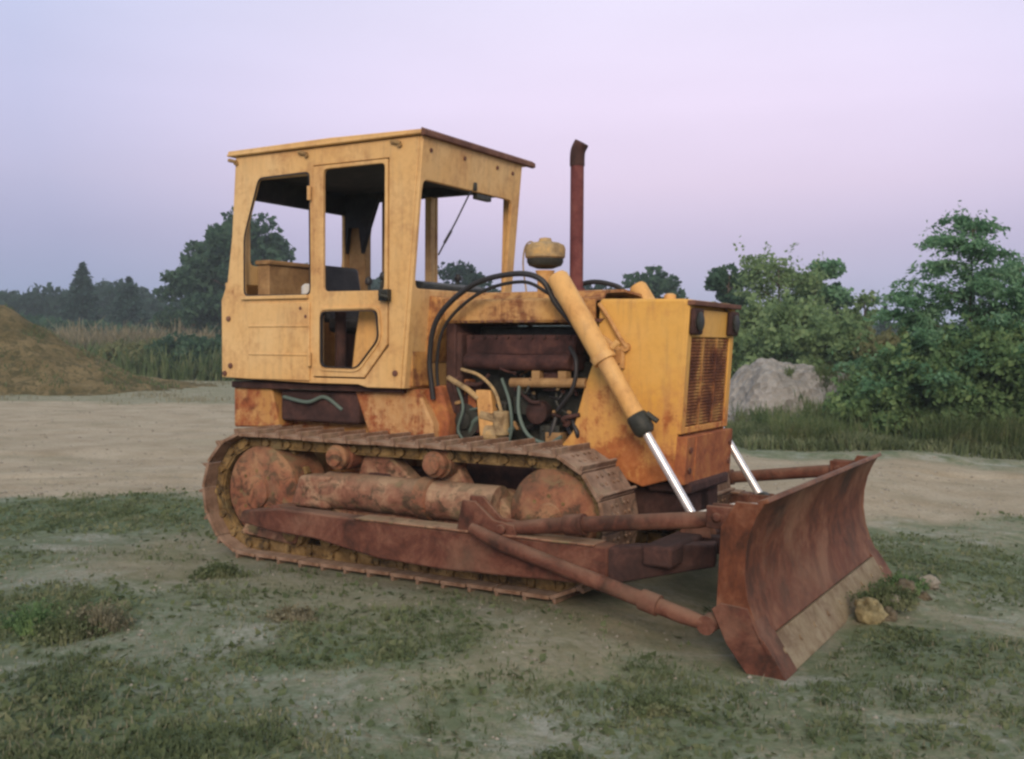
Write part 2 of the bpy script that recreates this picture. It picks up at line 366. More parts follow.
MB().prism([(-1.92,1.22),(-1.80,1.25),(-1.72,1.02),(-1.74,.85),(-1.94,.85)], -.52, -.30).build('steering_case', M['bumper'], bo, .02)

# ---- engine
en = MB(); en.box(-1.80,-.68,-.27,.27,.80,1.42); en.box(-1.66,-.78,-.22,.22,1.42,1.66)
eo = en.build('engine_block', M['grease'], D, .02)
mf = MB(); mf.box(-1.66,-.80,-.40,-.26,1.46,1.60)
for i in range(6):
    u = -1.60+i*.145; mf.box(u,u+.08,-.40,-.23,1.36,1.47)
mf.tube([(-1.64,-.42,1.42), (-1.2,-.43,1.41), (-.82,-.42,1.42)], .055, 12)
mf.build('exhaust_manifold', M['purple'], eo, .015)
MB().box(-1.76,-1.69,-.42,-.22,1.00,1.62).build('flywheel_cover', M['dark'], eo, .02)
MB().tube([(-1.27,-.43,1.275), (-.70,-.43,1.285)], .033, 12).box(-1.10,-1.04,-.45,-.38,1.28,1.36).box(-.90,-.84,-.45,-.38,1.28,1.36).build('fuel_rail', M['innerpost'], eo)
MB().prism([(-1.54,1.22),(-1.42,1.22),(-1.37,.86),(-1.50,.86)], -.46, -.38).build('mount_bracket', M['cyl'], eo, .01)
MB().tube([(-1.78,-.44,1.30), (-1.60,-.46,1.22), (-1.52,-.45,1.16)], .02, 8).build('linkage', M['cream'], eo)
MB().lathe([(.11,0),(.12,.02),(.12,.05),(.07,.055),(.06,.08),(.03,.085)], (-1.66,-.36,1.00), (0,-1,0), 24).build('pulley', M['grease'], eo, smooth=True)
MB().lathe([(.05,0),(.058,.01),(.058,.16),(.03,.18)], (-1.34,-.44,1.08), (0,0,-1), 18).build('oil_filter', M['cream'], eo, smooth=True)
MB().lathe([(.07,0),(.08,.02),(.08,.10),(.04,.12)], (-1.08,-.32,1.08), (0,-1,0), 24).build('alternator', M['dark'], eo, smooth=True)
MB().tube([(-1.5,-.42,1.05), (-1.34,-.42,1.02)], .05, 14).lathe([(.065,0),(.065,.10)], (-1.45,-.44,.92), (1,0,0), 16).build('fuel_pump', M['cream'], eo)
for pts, r, m in (([(-1.20,-.44,1.28), (-1.18,-.48,1.08), (-1.10,-.49,.93), (-.96,-.48,.88), (-.86,-.47,.93)], .013, 'hose2'),
                  ([(-1.35,-.42,1.30), (-1.26,-.47,1.15), (-1.24,-.47,.98), (-1.28,-.45,.85)], .011, 'hose2'),
                  ([(-1.72,-.42,1.25), (-1.62,-.49,1.10), (-1.66,-.49,.94), (-1.60,-.47,.84)], .010, 'hose2'),
                  ([(-1.66,-.45,1.36), (-1.5,-.47,1.32), (-1.38,-.47,1.22), (-1.33,-.46,1.08)], .012, 'cream'),
                  ([(-.84,-.40,1.52), (-.76,-.46,1.42), (-.78,-.47,1.25), (-.90,-.45,1.10)], .014, 'rubber')):
    MB().tube(arc_pts(pts), r, 8).build('fuel_line', M[m], eo)
er = random.Random(17)
for i in range(30):
    u0, z0 = er.uniform(-1.74, -.78), er.uniform(.86, 1.34); u1, z1 = u0+er.uniform(-.22, .22), z0+er.uniform(-.24, .24)
    z1 = min(1.42, max(.84, z1)); u1 = min(-.74, max(-1.76, u1)); vv = -.30-er.random()*.15
    pts = arc_pts([(u0, vv, z0), ((u0+u1)/2+er.uniform(-.06, .06), vv-er.uniform(.01, .05), (z0+z1)/2+er.uniform(-.05, .05)), (u1, vv+er.uniform(-.03, .03), z1)], 6)
    rad = er.choice((.006, .008, .010, .014, .018)); mm = er.choice(('grease', 'dark', 'rubber', 'purple', 'innerpost', 'grease', 'dark', 'hose2'))
    p_ = MB().tube(pts, rad, 8).build('engine_pipe', M[mm], eo, smooth=True)
    MB().lathe([(rad*1.2, 0), (rad*2.1, .004), (rad*2.1, .02), (rad*1.2, .024)], pts[0], pts[1]-pts[0], 6).build('fitting', M[er.choice(('innerpost', 'dark', 'cream'))], p_)
for i in range(12):
    u0, z0 = er.uniform(-1.70, -.85), er.uniform(.86, 1.32); a_, b_ = er.uniform(.03, .075), er.uniform(.03, .08)
    MB().box(u0-a_, u0+a_, -.36-er.random()*.05, -.27, z0-b_, z0+b_).lathe([(.012,0),(.012,.012)], (u0-a_*.6, -.40, z0+b_*.5), (0,-1,0), 6).build('casting', M[er.choice(('dark', 'grease', 'purple', 'bumper', 'innerpost'))], eo, .012)
for i in range(9):
    MB().lathe([(.016,0),(.014,.014)], (-1.60+i*.095, -.402, 1.585), (0,-1,0), 6).build('stud', M['dark'], eo)
# hood over the engine
hp = MB()
sec = [(-.455,1.70),(-.455,1.825),(-.44,1.84),(-.33,1.85),(-.31,1.875),(-.29,1.895),(0,1.915),(.29,1.895),(.31,1.875),(.33,1.85),(.44,1.84),(.455,1.825),(.455,1.70)]
sec2 = [(y*.97, z-.018) for y, z in sec][::-1]
full = sec+sec2; n = len(full)
us = [-1.83,-1.5,-1.1,-.63]
vs = [(u, y, z) for u in us for y, z in full]
fs = [(i*n+j, i*n+(j+1) % n, (i+1)*n+(j+1) % n, (i+1)*n+j) for i in range(3) for j in range(n)]+[tuple(range(n)), tuple(range(3*n, 4*n))]
hp.add(vs, fs); ho = hp.build('engine_hood', M['hood'], D, smooth=True)
fl = MB(); u = -1.82; rr = random.Random(3)
while u < -.66:                               # torn, flaking lower lip of the hood
    w = rr.uniform(.03, .12); fl.prism([(u,1.705),(u+w,1.705),(u+w*.8,1.705-rr.uniform(.004,.026)),(u+w*.2,1.705-rr.uniform(.004,.022))], -.452, -.444); u += w*.95
fl.build('torn_lip', M['roofedge'], ho)
MB().box(-1.80,-1.72,-.44,.44,1.05,1.69).build('bulkhead', M['dark'], D, .01)

# ---- nose (radiator housing)
def nose_side(sd):
    a, b = sorted((sd*.435, sd*.409))
    p = [(-.605,1.822),(-.03,1.815),(-.005,1.79),(-.065,.985),(-.09,.70),(-.30,.635),(-.46,.69),(-.86,.72),(-.89,.86),(-.80,.96),(-.715,1.25),(-.625,1.50)]
    MB().prism(p, a, b).build('side_shield', M['nose'], nose, .008)
ns = MB(); ns.prism([(-.60,1.80),(-.01,1.795),(-.02,1.822),(-.60,1.832)], -.432, .432)
ns.prism([(-.55,.75),(-.10,.75),(-.045,1.79),(-.55,1.79)], -.38, .38)
nose = ns.build('nose_housing', M['nose'], D, .012)
near_far(nose_side)
def fu(z): return -.004-(1.815-z)*.0614       # the front leans back towards its foot
gr = MB()
def fbox(m, v0, v1, z0, z1, d0, d1): # box that follows the leaning front
    m.add([(fu(z0)+d0,v0,z0),(fu(z0)+d1,v0,z0),(fu(z0)+d1,v1,z0),(fu(z0)+d0,v1,z0),(fu(z1)+d0,v0,z1),(fu(z1)+d1,v0,z1),(fu(z1)+d1,v1,z1),(fu(z1)+d0,v1,z1)],
          [(0,3,2,1),(4,5,6,7),(0,1,5,4),(1,2,6,5),(2,3,7,6),(3,0,4,7)])
fr = MB()
fbox(fr,-.434,-.36,.98,1.80,-.02,.012); fbox(fr,.36,.434,.98,1.80,-.02,.012)
fbox(fr,-.36,.36,1.585,1.76,-.02,.010); fbox(fr,-.36,.36,.98,1.02,-.02,.010)
fr.build('grille_frame', M['nose'], nose, .006)
for i in range(27):
    z = 1.03+i*.0205; fbox(gr,-.36,.36,z,z+.014,-.012,.002)
for v in (-.12,.13): fbox(gr, v-.010, v+.010, 1.02, 1.585, -.014, .006)
fbox(gr,-.36,.36,1.02,1.585,-.05,-.03)
gr.build('radiator_grille', M['grille'], nose)
lip = MB(); fbox(lip,-.445,.445,1.782,1.812,.0,.05); lip.build('hood_lip', M['roofedge'], nose, .005)
for sd in (-1, 1):
    v = sd*.30
    c_ = v+sd*.045+.01
    h = MB(); fbox(h, c_-.085, c_+.085, 1.60, 1.765, .008, .045)
    h = h.build('headlight', M['dark'], nose, .015)
    MB().lathe([(.058,0),(.062,.012),(.05,.018)], (fu(1.68)+.044, c_, 1.683), (1,0,0), 18).build('lamp_ring', M['grease'], h, smooth=True)
    MB().lathe([(.05,0),(.03,.006),(.01,.008)], (fu(1.68)+.05, c_, 1.683), (1,0,0), 18).build('lens', M['lamp'], h, smooth=True)
bp = MB()
fbox(bp,-.430,.430,.665,.965,-.04,.055); fbox(bp,-.28,-.268,.68,.955,.05,.062)
bp.build('front_guard', M['bumper'], D, .015)
MB().box(-.30,.0,-.36,.36,.60,.675).box(-.25,-.05,-.06,.10,.36,.62).build('tow_bracket', M['dark'], D, .02)
for z in (.75, .88):
    for v in (-.37, .37): MB().lathe([(.022,0),(.02,.014)], (fu(z)+.054, v, z), (1,0,0), 6).build('bolt', M['arm'], D)
MB().lathe([(.035,0),(.04,.02),(.04,.045),(.02,.055)], (-.30,.0,1.825), (0,0,1), 16).build('radiator_cap', M['cyl'], nose, smooth=True)

# ---- exhaust stack and air cleaner
s_ = MB().tube([(-1.0,0,1.86), (-1.0,0,2.3), (-1.0,0,2.80)], .047, 20).build('exhaust_stack', M['stack'], D, smooth=True)
MB().tube(arc_pts([(-1.0,0,2.78), (-1.0,0,2.84), (-.993,.0,2.89), (-.965,.0,2.94)]), [.052]*24+[.05], 20).build('stack_elbow', M['dark'], s_, smooth=True)
MB().lathe([(.06,0),(.06,.03)], (-1.0,0,1.90), (0,0,1), 20).build('stack_collar', M['stack'], s_, smooth=True)
a_ = MB().lathe([(.055,0),(.055,.13),(.07,.17)], (-1.25,0,1.89), (0,0,1), 20).build('air_cleaner', M['cyl'], D, smooth=True)
MB().lathe([(.06,0),(.115,.02),(.130,.045),(.130,.07)], (-1.25,0,2.075), (0,0,1), 28).build('cleaner_bowl', M['grease'], a_, smooth=True)
MB().lathe([(.130,0),(.142,.01),(.145,.07),(.135,.095),(.10,.112),(.05,.12),(.04,.145),(.01,.15)], (-1.25,0,2.145), (0,0,1), 28).build('cleaner_cap', M['cream'], a_, smooth=True)
MB().tube(arc_pts([(-1.40,0,1.90), (-1.43,0,2.10), (-1.41,-.01,2.23), (-1.36,-.01,2.27), (-1.31,0,2.22)]), .006, 6).build('breather_wire', M['cream'], D)

# ---- lift cylinders
def lift(sd):
    T = Vector((-.822, sd*.63, 1.978)); A = Vector((.153, sd*.63, .46)); d = (A-T)
    P = lambda t: T+d*t
    c = MB().tube([P(0), P(.012), P(.33), P(.345)], [.055,.070,.070,.062], 22).tube([P(.345), P(.60)], .057, 22).build('lift_cylinder', M['cyl'], D, smooth=True)
    MB().tube([P(.335), P(.36)], .078, 22).tube([P(.345)+Vector((.06,0,.06)), P(.345)+Vector((.10,0,.10))], .02, 10).build('cylinder_collar', M['cyl'], c, .004)
    MB().tube([P(.575), P(.585), P(.635), P(.65)], [.060,.069,.067,.05], 20).tube([P(.60)+Vector((.05,0,.05)), P(.63)+Vector((.09,0,.05))], .018, 8).build('gland', M['grease'], c, smooth=True)
    MB().tube([P(.63), P(.985)], .027, 18).build('piston_rod', M['chrome'], c, smooth=True)
    MB().lathe([(.05,-.04),(.055,-.03),(.055,.03),(.05,.04)], A, (0,1,0), 18).build('rod_eye', M['grease'], c, smooth=True)
    Mm = P(.34)
    MB().box(Mm.x-.05, Mm.x+.05, *sorted((sd*.435, sd*.56)), Mm.z-.05, Mm.z+.05).prism([(-.66,1.66),(-.42,1.50),(-.42,1.38),(-.66,1.42)], *sorted((sd*.438, sd*.47))).build('trunnion', M['hood'], D, .01)
near_far(lift)
hoses = {-1: [(-1.83,-.55,1.15), (-1.84,-.58,1.45), (-1.74,-.62,1.72), (-1.45,-.64,1.93), (-1.12,-.64,1.995), (-.93,-.63,1.95), (-.84,-.60,1.80), (-.72,-.56,1.65)],
         1: [(-1.84,.58,1.45), (-1.6,.6,1.82), (-1.25,.6,2.00), (-1.0,.6,1.985), (-.88,.60,1.90), (-.75,.56,1.70)]}
for sd, pts in hoses.items():
    MB().tube(arc_pts(pts), .019, 12).build('hydraulic_hose', M['rubber'], D, smooth=True)
    if sd < 0: MB().tube(arc_pts([(p[0]+.02, p[1]+.06, p[2]-.05) for p in pts[:5]]+[(-.90,-.56,1.86)]), .012, 10).build('hydraulic_hose', M['rubber'], D, smooth=True)
MB().tube(arc_pts([(-.60,-.46,1.80), (-.52,-.47,1.70), (-.44,-.48,1.58), (-.40,-.47,1.52)]), .014, 8).lathe([(.028,0),(.028,.04)], (-.41,-.435,1.52), (0,-1,0), 10).build('steel_pipe', M['hood'], D)

# ---- undercarriage
UC0, UC1, ZC, RP = -3.065, -.68, .452, .443
def path(s):                                  # point and angle along the outside of the chain, s in metres
    Ls = UC1-UC0; La = PI*RP; tot = 2*Ls+2*La; s %= tot
    if s < Ls: return UC0+s, ZC+RP, 0.0              # top, going forward
    s -= Ls
    if s < La: a = s/RP; return UC1+RP*math.sin(a), ZC+RP*math.cos(a), a
    s -= La
    if s < Ls: return UC1-s, ZC-RP, PI
    s -= Ls; a = s/RP; return UC0-RP*math.sin(a), ZC-RP*math.cos(a), PI+a
TOT = 2*(UC1-UC0)+2*PI*RP; NS = 38; PITCH = TOT/NS
shoe_mb = MB(); hw = PITCH/2-.006
shoe_mb.box(-hw, hw, -.24, .24, -.028, -.004)
shoe_mb.prism([(hw-.032,-.004),(hw-.006,-.004),(hw-.010,.028),(hw-.026,.028)], -.24, .24)
for x in (-.055, .0):
    for y in (-.11, -.05, .05, .11): shoe_mb.lathe([(.012,0),(.012,.014)], (x, y, -.006), (0,0,1), 6)
shoe0 = None
def track(sd):
    global shoe0
    cv = sd*.86
    ch = MB()
    for i in range(NS):
        u, z, a = path(i*PITCH)
        mt = Matrix.Translation((u, cv, z)) @ Matrix.Rotation(a, 4, 'Y')
        for y in (-.10, .10):
            ch.box(-PITCH*.52, PITCH*.40, y-.022, y+.022, -.115, -.029, mt)
            ch.box(-PITCH*.30, PITCH*.20, y-.034, y+.034, -.10, -.045, mt)
        ch.tube([mt @ Vector((-PITCH*.5, -.15, -.075)), mt @ Vector((-PITCH*.5, .15, -.075))], .026, 10)
    tr = ch.build('track_chain', M['track'], D)
    for i in range(NS):
        if shoe0 is None: shoe0 = o = shoe_mb.build('track_shoe', M['shoe'], tr, .003)
        else: o = shoe0.copy(); C.objects.link(o); o.parent = tr
        u, z, a = path(i*PITCH+.02)
        o.matrix_local = Matrix.Translation((u, cv, z+(random.random()-.5)*.008)) @ Matrix.Rotation(a+(random.random()-.5)*.04, 4, 'Y')
    wv = sd
    def wheel(name, u, z, r, prof, hub):
        w = MB().lathe(prof, (u, sd*.80, z), (0, sd, 0), 40).build(name, M['wheel'], D, smooth=True)
        MB().lathe(hub, (u, sd*.80, z), (0, sd, 0), 24).build('hub', M['wheel'], w, smooth=True)
        for q in range(8):
            a_ = q*PI/4; MB().lathe([(.016,0),(.014,.016)], (u+math.cos(a_)*r*.46, sd*.80+sd*(.238 if r > .31 else .222), z+math.sin(a_)*r*.46), (0, sd, 0), 6).build('bolt', M['track'], w)
        return w
    sp = wheel('sprocket', -3.01, .47, .33, [(.335,-.12),(.335,.02),(.325,.05),(.335,.10),(.325,.19),(.29,.225),(.17,.25),(.05,.255)], [(.12,.24),(.115,.275),(.06,.29),(.02,.292)])
    tooth = MB().lathe([(.305,-.03),(.33,-.03),(.33,.03),(.305,.03)], (-3.03, sd*.86, .458), (0,1,0), 40)
    for i in range(13):
        a = 2*PI*i/13; mt = Matrix.Translation((-3.03, sd*.86, .458)) @ Matrix.Rotation(a, 4, 'Y')
        tooth.box(.30,.375,-.03,.03,-.03,.03, mt)
    tooth.build('sprocket_teeth', M['track'], sp, .01)
    wheel('idler_wheel', -.645, .485, .30, [(.34,-.05),(.34,.02),(.31,.03),(.31,.12),(.305,.17),(.285,.195),(.16,.235),(.05,.24)], [(.10,.23),(.09,.25),(.03,.262)])
    f0 = sd*.98; f1 = sd*1.045; a, b = sorted((sd*.72, f0))
    fb = MB().prism([(-2.62,.22),(-2.62,.55),(-2.45,.62),(-1.05,.60),(-.90,.45),(-.90,.22)], a, b)
    fo = fb.build('track_frame', M['frame'], D, .02)
    a, b = sorted((sd*.9, f1))
    MB().prism([(-2.68,.40),(-2.60,.62),(-2.30,.635),(-2.34,.40)], *sorted((sd*.9, sd*1.075))).build('spring_cover', M['frame'], fo, .03, seg=3)
    MB().tube([(-2.40, sd*.97, .525), (-1.02, sd*.97, .525)], .125, 26).build('recoil_tube', M['frame'], fo, smooth=True)
    MB().lathe([(.128,0),(.142,.01),(.142,.10),(.128,.11)], (-1.62, sd*.97, .525), (1,0,0), 26).build('recoil_collar', M['wheel'], fo, smooth=True)
    MB().prism([(-2.20,.62),(-2.12,.82),(-2.00,.84),(-1.72,.62)], *sorted((sd*.80, sd*.93))).build('roller_bracket', M['frame'], fo, .015)
    MB().prism([(-1.56,.60),(-1.52,.78),(-1.42,.78),(-1.30,.60)], *sorted((sd*.80, sd*.90))).build('roller_bracket', M['frame'], fo, .015)
    for u in (-2.27, -1.47):
        MB().lathe([(.075,-.2),(.095,-.19),(.095,.0),(.085,.01),(.085,.06),(.065,.075),(.06,.10),(.03,.105)], (u, sd*1.0, .765), (0, sd, 0), 24).build('carrier_roller', M['wheel'], fo, smooth=True)
    for i in range(6):
        u = -2.70+i*.34
        MB().lathe([(.10,-.2),(.12,-.18),(.12,.0),(.10,.01),(.10,.05),(.06,.06),(.055,.09)], (u, sd*.97, .20), (0, sd, 0), 22).build('track_roller', M['track'], fo, smooth=True)
    MB().prism([(-2.72,.23),(-1.0,.23),(-1.0,.31),(-2.72,.31)], *sorted((sd*.98, sd*1.03))).build('roller_guard', M['frame'], fo, .01)
    MB().prism([(-3.18,.16),(-2.66,.12),(-2.60,.28),(-3.05,.34)], *sorted((sd*.99, sd*1.05))).build('sprocket_guard', M['frame'], fo, .015)
    # push arm, struts and their bracket
    a, b = sorted((sd*1.175, sd*1.315))
    ar = MB().prism([(-2.92,.30),(-2.90,.38),(-2.55,.425),(-1.9,.415),(-1.0,.405),(-.12,.415),(-.12,.195),(-.4,.185),(-1.2,.160),(-1.72,.175),(-2.25,.25),(-2.62,.26)], a, b).build('push_arm', M['arm'], D, .014)
    e_ = MB(); y0, y1, y2, y3 = sd*1.175, sd*1.315, sd*.72, sd*.86
    e_.add([(-.12,y0,.20),(-.12,y1,.20),(.34,y3,.27),(.30,y2,.27),(-.12,y0,.412),(-.12,y1,.412),(.34,y3,.40),(.30,y2,.40)], [(0,3,2,1),(4,5,6,7),(0,1,5,4),(1,2,6,5),(2,3,7,6),(3,0,4,7)])
    e_.build('arm_end', M['dark'], ar, .012)  # arm bends inward here; its shade is put into the dark colour
    MB().box(-1.9,-.2,*sorted((sd*1.16, sd*1.33)),.409,.421).build('arm_flange', M['frame'], ar, .003)
    MB().lathe([(.06,-.14),(.07,-.12),(.07,.02),(.05,.03),(.03,.035)], (-2.62, sd*1.25, .365), (0, sd, 0), 24).build('arm_trunnion', M['arm'], ar, smooth=True)
    MB().prism([(-1.12,.40),(-1.08,.62),(-.99,.62),(-.86,.50),(-.72,.49),(-.70,.40)], *sorted((sd*1.21, sd*1.235))).prism([(-1.12,.40),(-1.08,.60),(-.99,.60),(-.86,.50),(-.72,.48),(-.70,.40)], *sorted((sd*1.30, sd*1.325))).lathe([(.03,0),(.03,.17)], (-.80, sd*1.18, .45), (0, sd, 0), 12).build('strut_bracket', M['arm'], ar, .006)
    us_ = MB().tube([(-.84, sd*1.268, .44), (-.55, sd*1.272, .485), (.40, sd*1.30, .61), (.53, sd*1.31, .635)], [.035,.045,.045,.034], 16).build('upper_strut', M['arm'], D, smooth=True)
    MB().tube([(-.40, sd*1.276, .505), (-.28, sd*1.28, .522)], .06, 16).build('strut_collar', M['arm'], us_, smooth=True)
    ls = MB().tube([(-.98, sd*1.375, .45), (-.80, sd*1.38, .385), (.36, sd*1.40, .115), (.50, sd*1.38, .08)], [.032,.044,.044,.034], 16).build('lower_strut', M['arm'], D, smooth=True)
    MB().tube([(.12, sd*1.395, .171), (.22, sd*1.397, .148)], .058, 16).build('strut_collar', M['arm'], ls, smooth=True)
    MB().lathe([(.05,-.05),(.05,.05)], (.49, sd*1.37, .085), (0, sd, 0), 16).build('strut_eye', M['arm'], ls, smooth=True)
near_far(track)
MB().box(-2.10,-1.9,-.95,.95,.50,.66).box(-3.0,-2.8,-.8,.8,.40,.56).build('cross_axle', M['dark'], D, .02)

# ---- blade
HB = 1.38
prof = [(.885,-.145),(.775,.030),(.735,.12),(.695,.24),(.675,.36),(.680,.48),(.702,.58),(.735,.665),(.775,.728)]
thk = .028
back = [(u-thk*1.1, z-(.01 if i else 0)) for i, (u, z) in enumerate(prof)][::-1]
bl = MB().prism(prof[1:]+back[:-1], -HB+.02, HB-.02)
blade = bl.build('blade', M['blade'], D, .006)
bb = MB()
for v in (-.9,-.3,.3,.9): bb.prism([(.50,.16),(.50,.56),(.69,.66),(.66,.36),(.74,.06)], v-.012, v+.012)
bb.box(.53,.66,-1.34,1.34,.50,.62); bb.box(.53,.66,-1.34,1.34,.12,.24)
bb.build('blade_stiffener', M['blade'], blade, .008)
MB().prism([(.755,.722),(.805,.742),(.790,.762),(.735,.742)], -HB, HB).build('top_rail', M['blade'], blade, .004)
MB().prism([(.885,-.147),(.900,-.140),(.792,.034),(.772,.028)], -HB+.16, HB-.16).build('cutting_edge', M['edge'], blade, .003)
for v in [(-1.2+i*.3) for i in range(9)]:
    MB().lathe([(.018,0),(.016,.008)], (.842, v, -.045), (.85,0,.52), 8).build('edge_bolt', M['edge'], blade)
def endp(sd):
    a, b = sorted((sd*HB, sd*(HB-.022)))
    e = MB().prism([(.53,.17),(.55,.60),(.63,.735),(.775,.730),(.738,.665),(.705,.58),(.684,.48),(.680,.36),(.698,.24),(.738,.12),(.765,.06),(.70,.02),(.56,.13)], a, b).build('end_plate', M['blade'], blade, .004)
    a, b = sorted((sd*(HB+.012), sd*(HB-.20)))
    MB().prism([(.89,-.150),(.905,-.142),(.79,.038),(.765,.060),(.70,.195),(.685,.19),(.76,.03)], a, b).prism([(.51,.17),(.56,.205),(.69,.195),(.765,.055),(.89,-.148),(.70,-.14),(.59,.0)], *sorted((sd*(HB+.012), sd*(HB-.012)))).build('end_bit', M['arm'], blade, .004)
    MB().box(.46,.62,*sorted((sd*1.24, sd*1.26)),.58,.70).box(.46,.62,*sorted((sd*1.335, sd*1.355)),.58,.70).lathe([(.025,0),(.025,.15)], (.52, sd*1.22, .64), (0, sd, 0), 12).build('clevis', M['arm'], blade, .008)
near_far(endp)
cm = MB().box(.02,.20,-1.18,1.18,.30,.42); cmo = cm.build('cross_member', M['dark'], D, .02)
for sd in (-1, 1):
    MB().prism([(.05,.40),(.08,.50),(.22,.50),(.25,.40)], sd*.63-.06, sd*.63-.035).prism([(.05,.40),(.08,.50),(.22,.50),(.25,.40)], sd*.63+.035, sd*.63+.06).build('rod_bracket', M['arm'], cmo, .005)
    MB().box(.20,.66,sd*.63-.05,sd*.63+.05,.31,.41).build('blade_pivot', M['dark'], cmo, .01)
MB().tube(arc_pts([(.0,-.3,.47), (.2,-.1,.52), (.35,.15,.50), (.45,.4,.52)]), .012, 8).build('blade_hose', M['white'], cmo)

# ------------------------------------------------------------------ ground
def gnoise(x, y, s, seed=0.0, oct=4):
    return mn.fractal(Vector((x*s+seed, y*s-seed, seed)), .9, 2.1, oct)
def ground_h(x, y):
    u, v = w2uv(x, y)
    d = math.hypot(x-1, y-6)
    f = 1-sm(9, 16, d)
    z = -.145*sm(-.45, .75, u)*f - .06*sm(-1.6, -3.2, v)*f
    under = (1-sm(0, .5, max(abs(v)-1.12, -3.6-u, u-.3, 0)))
    z += (gnoise(x, y, .35, 3.1)*.05*sm(2, 8, y) + gnoise(x, y, 1.7, 8.2)*.022 + gnoise(x, y, 6, 1.2, 2)*.009)*(1-under)*(1-sm(60,150,d)*.8)
    z -= .012*under
    for y0_, wv_ in ((12.6, .5), (14.3, .5), (17.5, .9), (19.3, .9)):   # old wheel ruts along the lot
        c_ = y0_+wv_*math.sin(x*.21+y0_)+.05*x
        if abs(y-c_) < .8: z += (-.045*math.exp(-((y-c_)/.17)**2)+.022*math.exp(-((abs(y-c_)-.30)/.12)**2))*(.6+.6*gnoise(x, y, .7, 6.6))
    z += (.085+.05*gnoise(x, y, 3.0, 4.4))*math.exp(-((u-1.10-.10*(v-.6))/.11)**2)*sm(-.25, .35, v)*(1-sm(1.5, 2.0, v))
    # spoil heap shoulder to the left rear, shallow bank to the right rear
    return z
def patch(xp, yp, rxp, ryp, st):
    D0 = 1.56*1050/(yp-346); D1 = 1.56*1050/(yp-ryp-346); D2 = 1.56*1050/(yp+ryp-346)
    return ((xp-512)/1050*D0, (D1+D2)/2, rxp/1050*D0, (D1-D2)/2, st)
PATCH = [patch(*p) for p in ((95,520,150,22,.95), (55,622,95,26,1), (395,640,125,32,1), (250,598,95,18,.7), (262,665,60,14,.8), (60,715,120,34,.65),
    (960,555,120,34,.8), (965,640,110,28,.7), (590,738,60,14,.75), (705,690,70,10,.6), (900,715,130,22,.5), (170,560,70,10,.5),
    (360,705,75,22,-.9), (230,715,90,20,-.7), (500,715,80,22,-.7), (400,590,150,10,-.9), (780,725,90,20,-.6), (150,545,110,7,-.8))]
def road_mask(x, y):
    n = gnoise(x, y, .25, 5.5)*2.2+gnoise(x, y, 1.1, 9.5)*.7
    near = 10.4-.10*x+n*.55
    far = 27 if x < 0 else 27-12.2*sm(0, 4, x)
    return sm(-.9, .9, y-near)*(1-sm(-1.2, 1.2, y-(far+n*.5)))
def grass_mask(x, y):
    n = gnoise(x, y, .55, 21.3, 5)*1.0+gnoise(x+y*.6, y, 1.9, 4.4, 4)*.45
    g = sm(-.30, .60, n)*.62
    for cx, cy, rx, ry, st in PATCH:
        q = math.hypot((x-cx)/rx, (y-cy)/ry)+n*.45
        if q < 1.3: g = max(g, st*sm(1.25, .45, q))
        if st < 0 and q < 1.2: g *= 1-sm(1.2, .5, q)*-st
    u, v = w2uv(x, y)
    g *= 1-.6*tan_mask(x, y)
    left = sm(1.0, -3.5, x)*.35
    g = min(1, g+left*sm(-.5, .3, n))
    if y > 26 and x < 2: return sm(-.1, .6, n)*.35 if y < 56 else .8
    return g*(1-road_mask(x, y)) if y < 26 else max(sm(-.1, .4, n), .45)
xs = np.sinh(np.linspace(-1, 1, 361)*4.6)/math.sinh(4.6)*430
ysp = np.concatenate([np.linspace(-60, 0, 12)[:-1], np.linspace(0, 14, 210)[:-1], 14+(np.exp(np.linspace(0, 1, 170)*4.2)-1)/(math.exp(4.2)-1)*480])
X, Y = np.meshgrid(xs, ysp); ny, nx = X.shape
Z = np.array([ground_h(a, b) for a, b in zip(X.ravel(), Y.ravel())])
def grid_mesh(name, X, Y, Z):
    ny, nx = X.shape
    co = np.stack([X.ravel(), Y.ravel(), Z.ravel()], 1).astype(np.float32)
    i = np.arange(ny*nx).reshape(ny, nx)
    q = np.stack([i[:-1,:-1], i[:-1,1:], i[1:,1:], i[1:,:-1]], -1).reshape(-1, 4)
    return quad_mesh(name, co, q)
def quad_mesh(name, co, q, k=4):
    me = bpy.data.meshes.new(name); me.vertices.add(len(co)); me.vertices.foreach_set('co', co.astype(np.float32).ravel())
    me.loops.add(len(q)*k); me.loops.foreach_set('vertex_index', q.astype(np.int32).ravel())
    me.polygons.add(len(q)); me.polygons.foreach_set('loop_start', np.arange(0, len(q)*k, k, dtype=np.int32))
    me.update(calc_edges=True); me.validate(); return me
me = grid_mesh('ground', X, Y, Z); me.shade_smooth()
def tan_mask(x, y):
    if y > 22: return .9*sm(22, 26, y)*(1-sm(3, 8, x))
    u, v = w2uv(x, y); d_ = math.hypot(max(0, -3.9-u, u-.2), max(0, -1.75-v, v-1.3)) if u < .2 else math.hypot(u-.2, max(0, -1.0-v, v-1.3))
    return sm(.75, .0, d_+gnoise(x, y, .9, 31.0)*.55)
GM = np.array([(grass_mask(a, b), road_mask(a, b), tan_mask(a, b)) for a, b in zip(X.ravel(), Y.ravel())])
at = me.color_attributes.new('cover', 'FLOAT_COLOR', 'POINT')
cc = np.ones((len(GM), 4), np.float32); cc[:, 0] = GM[:, 0]; cc[:, 1] = GM[:, 1]; cc[:, 2] = GM[:, 2]
at.data.foreach_set('color', cc.ravel())
k = NT('ground_soil'); v = k.coord()
ca = k.n.new('ShaderNodeVertexColor'); ca.layer_name = 'cover'
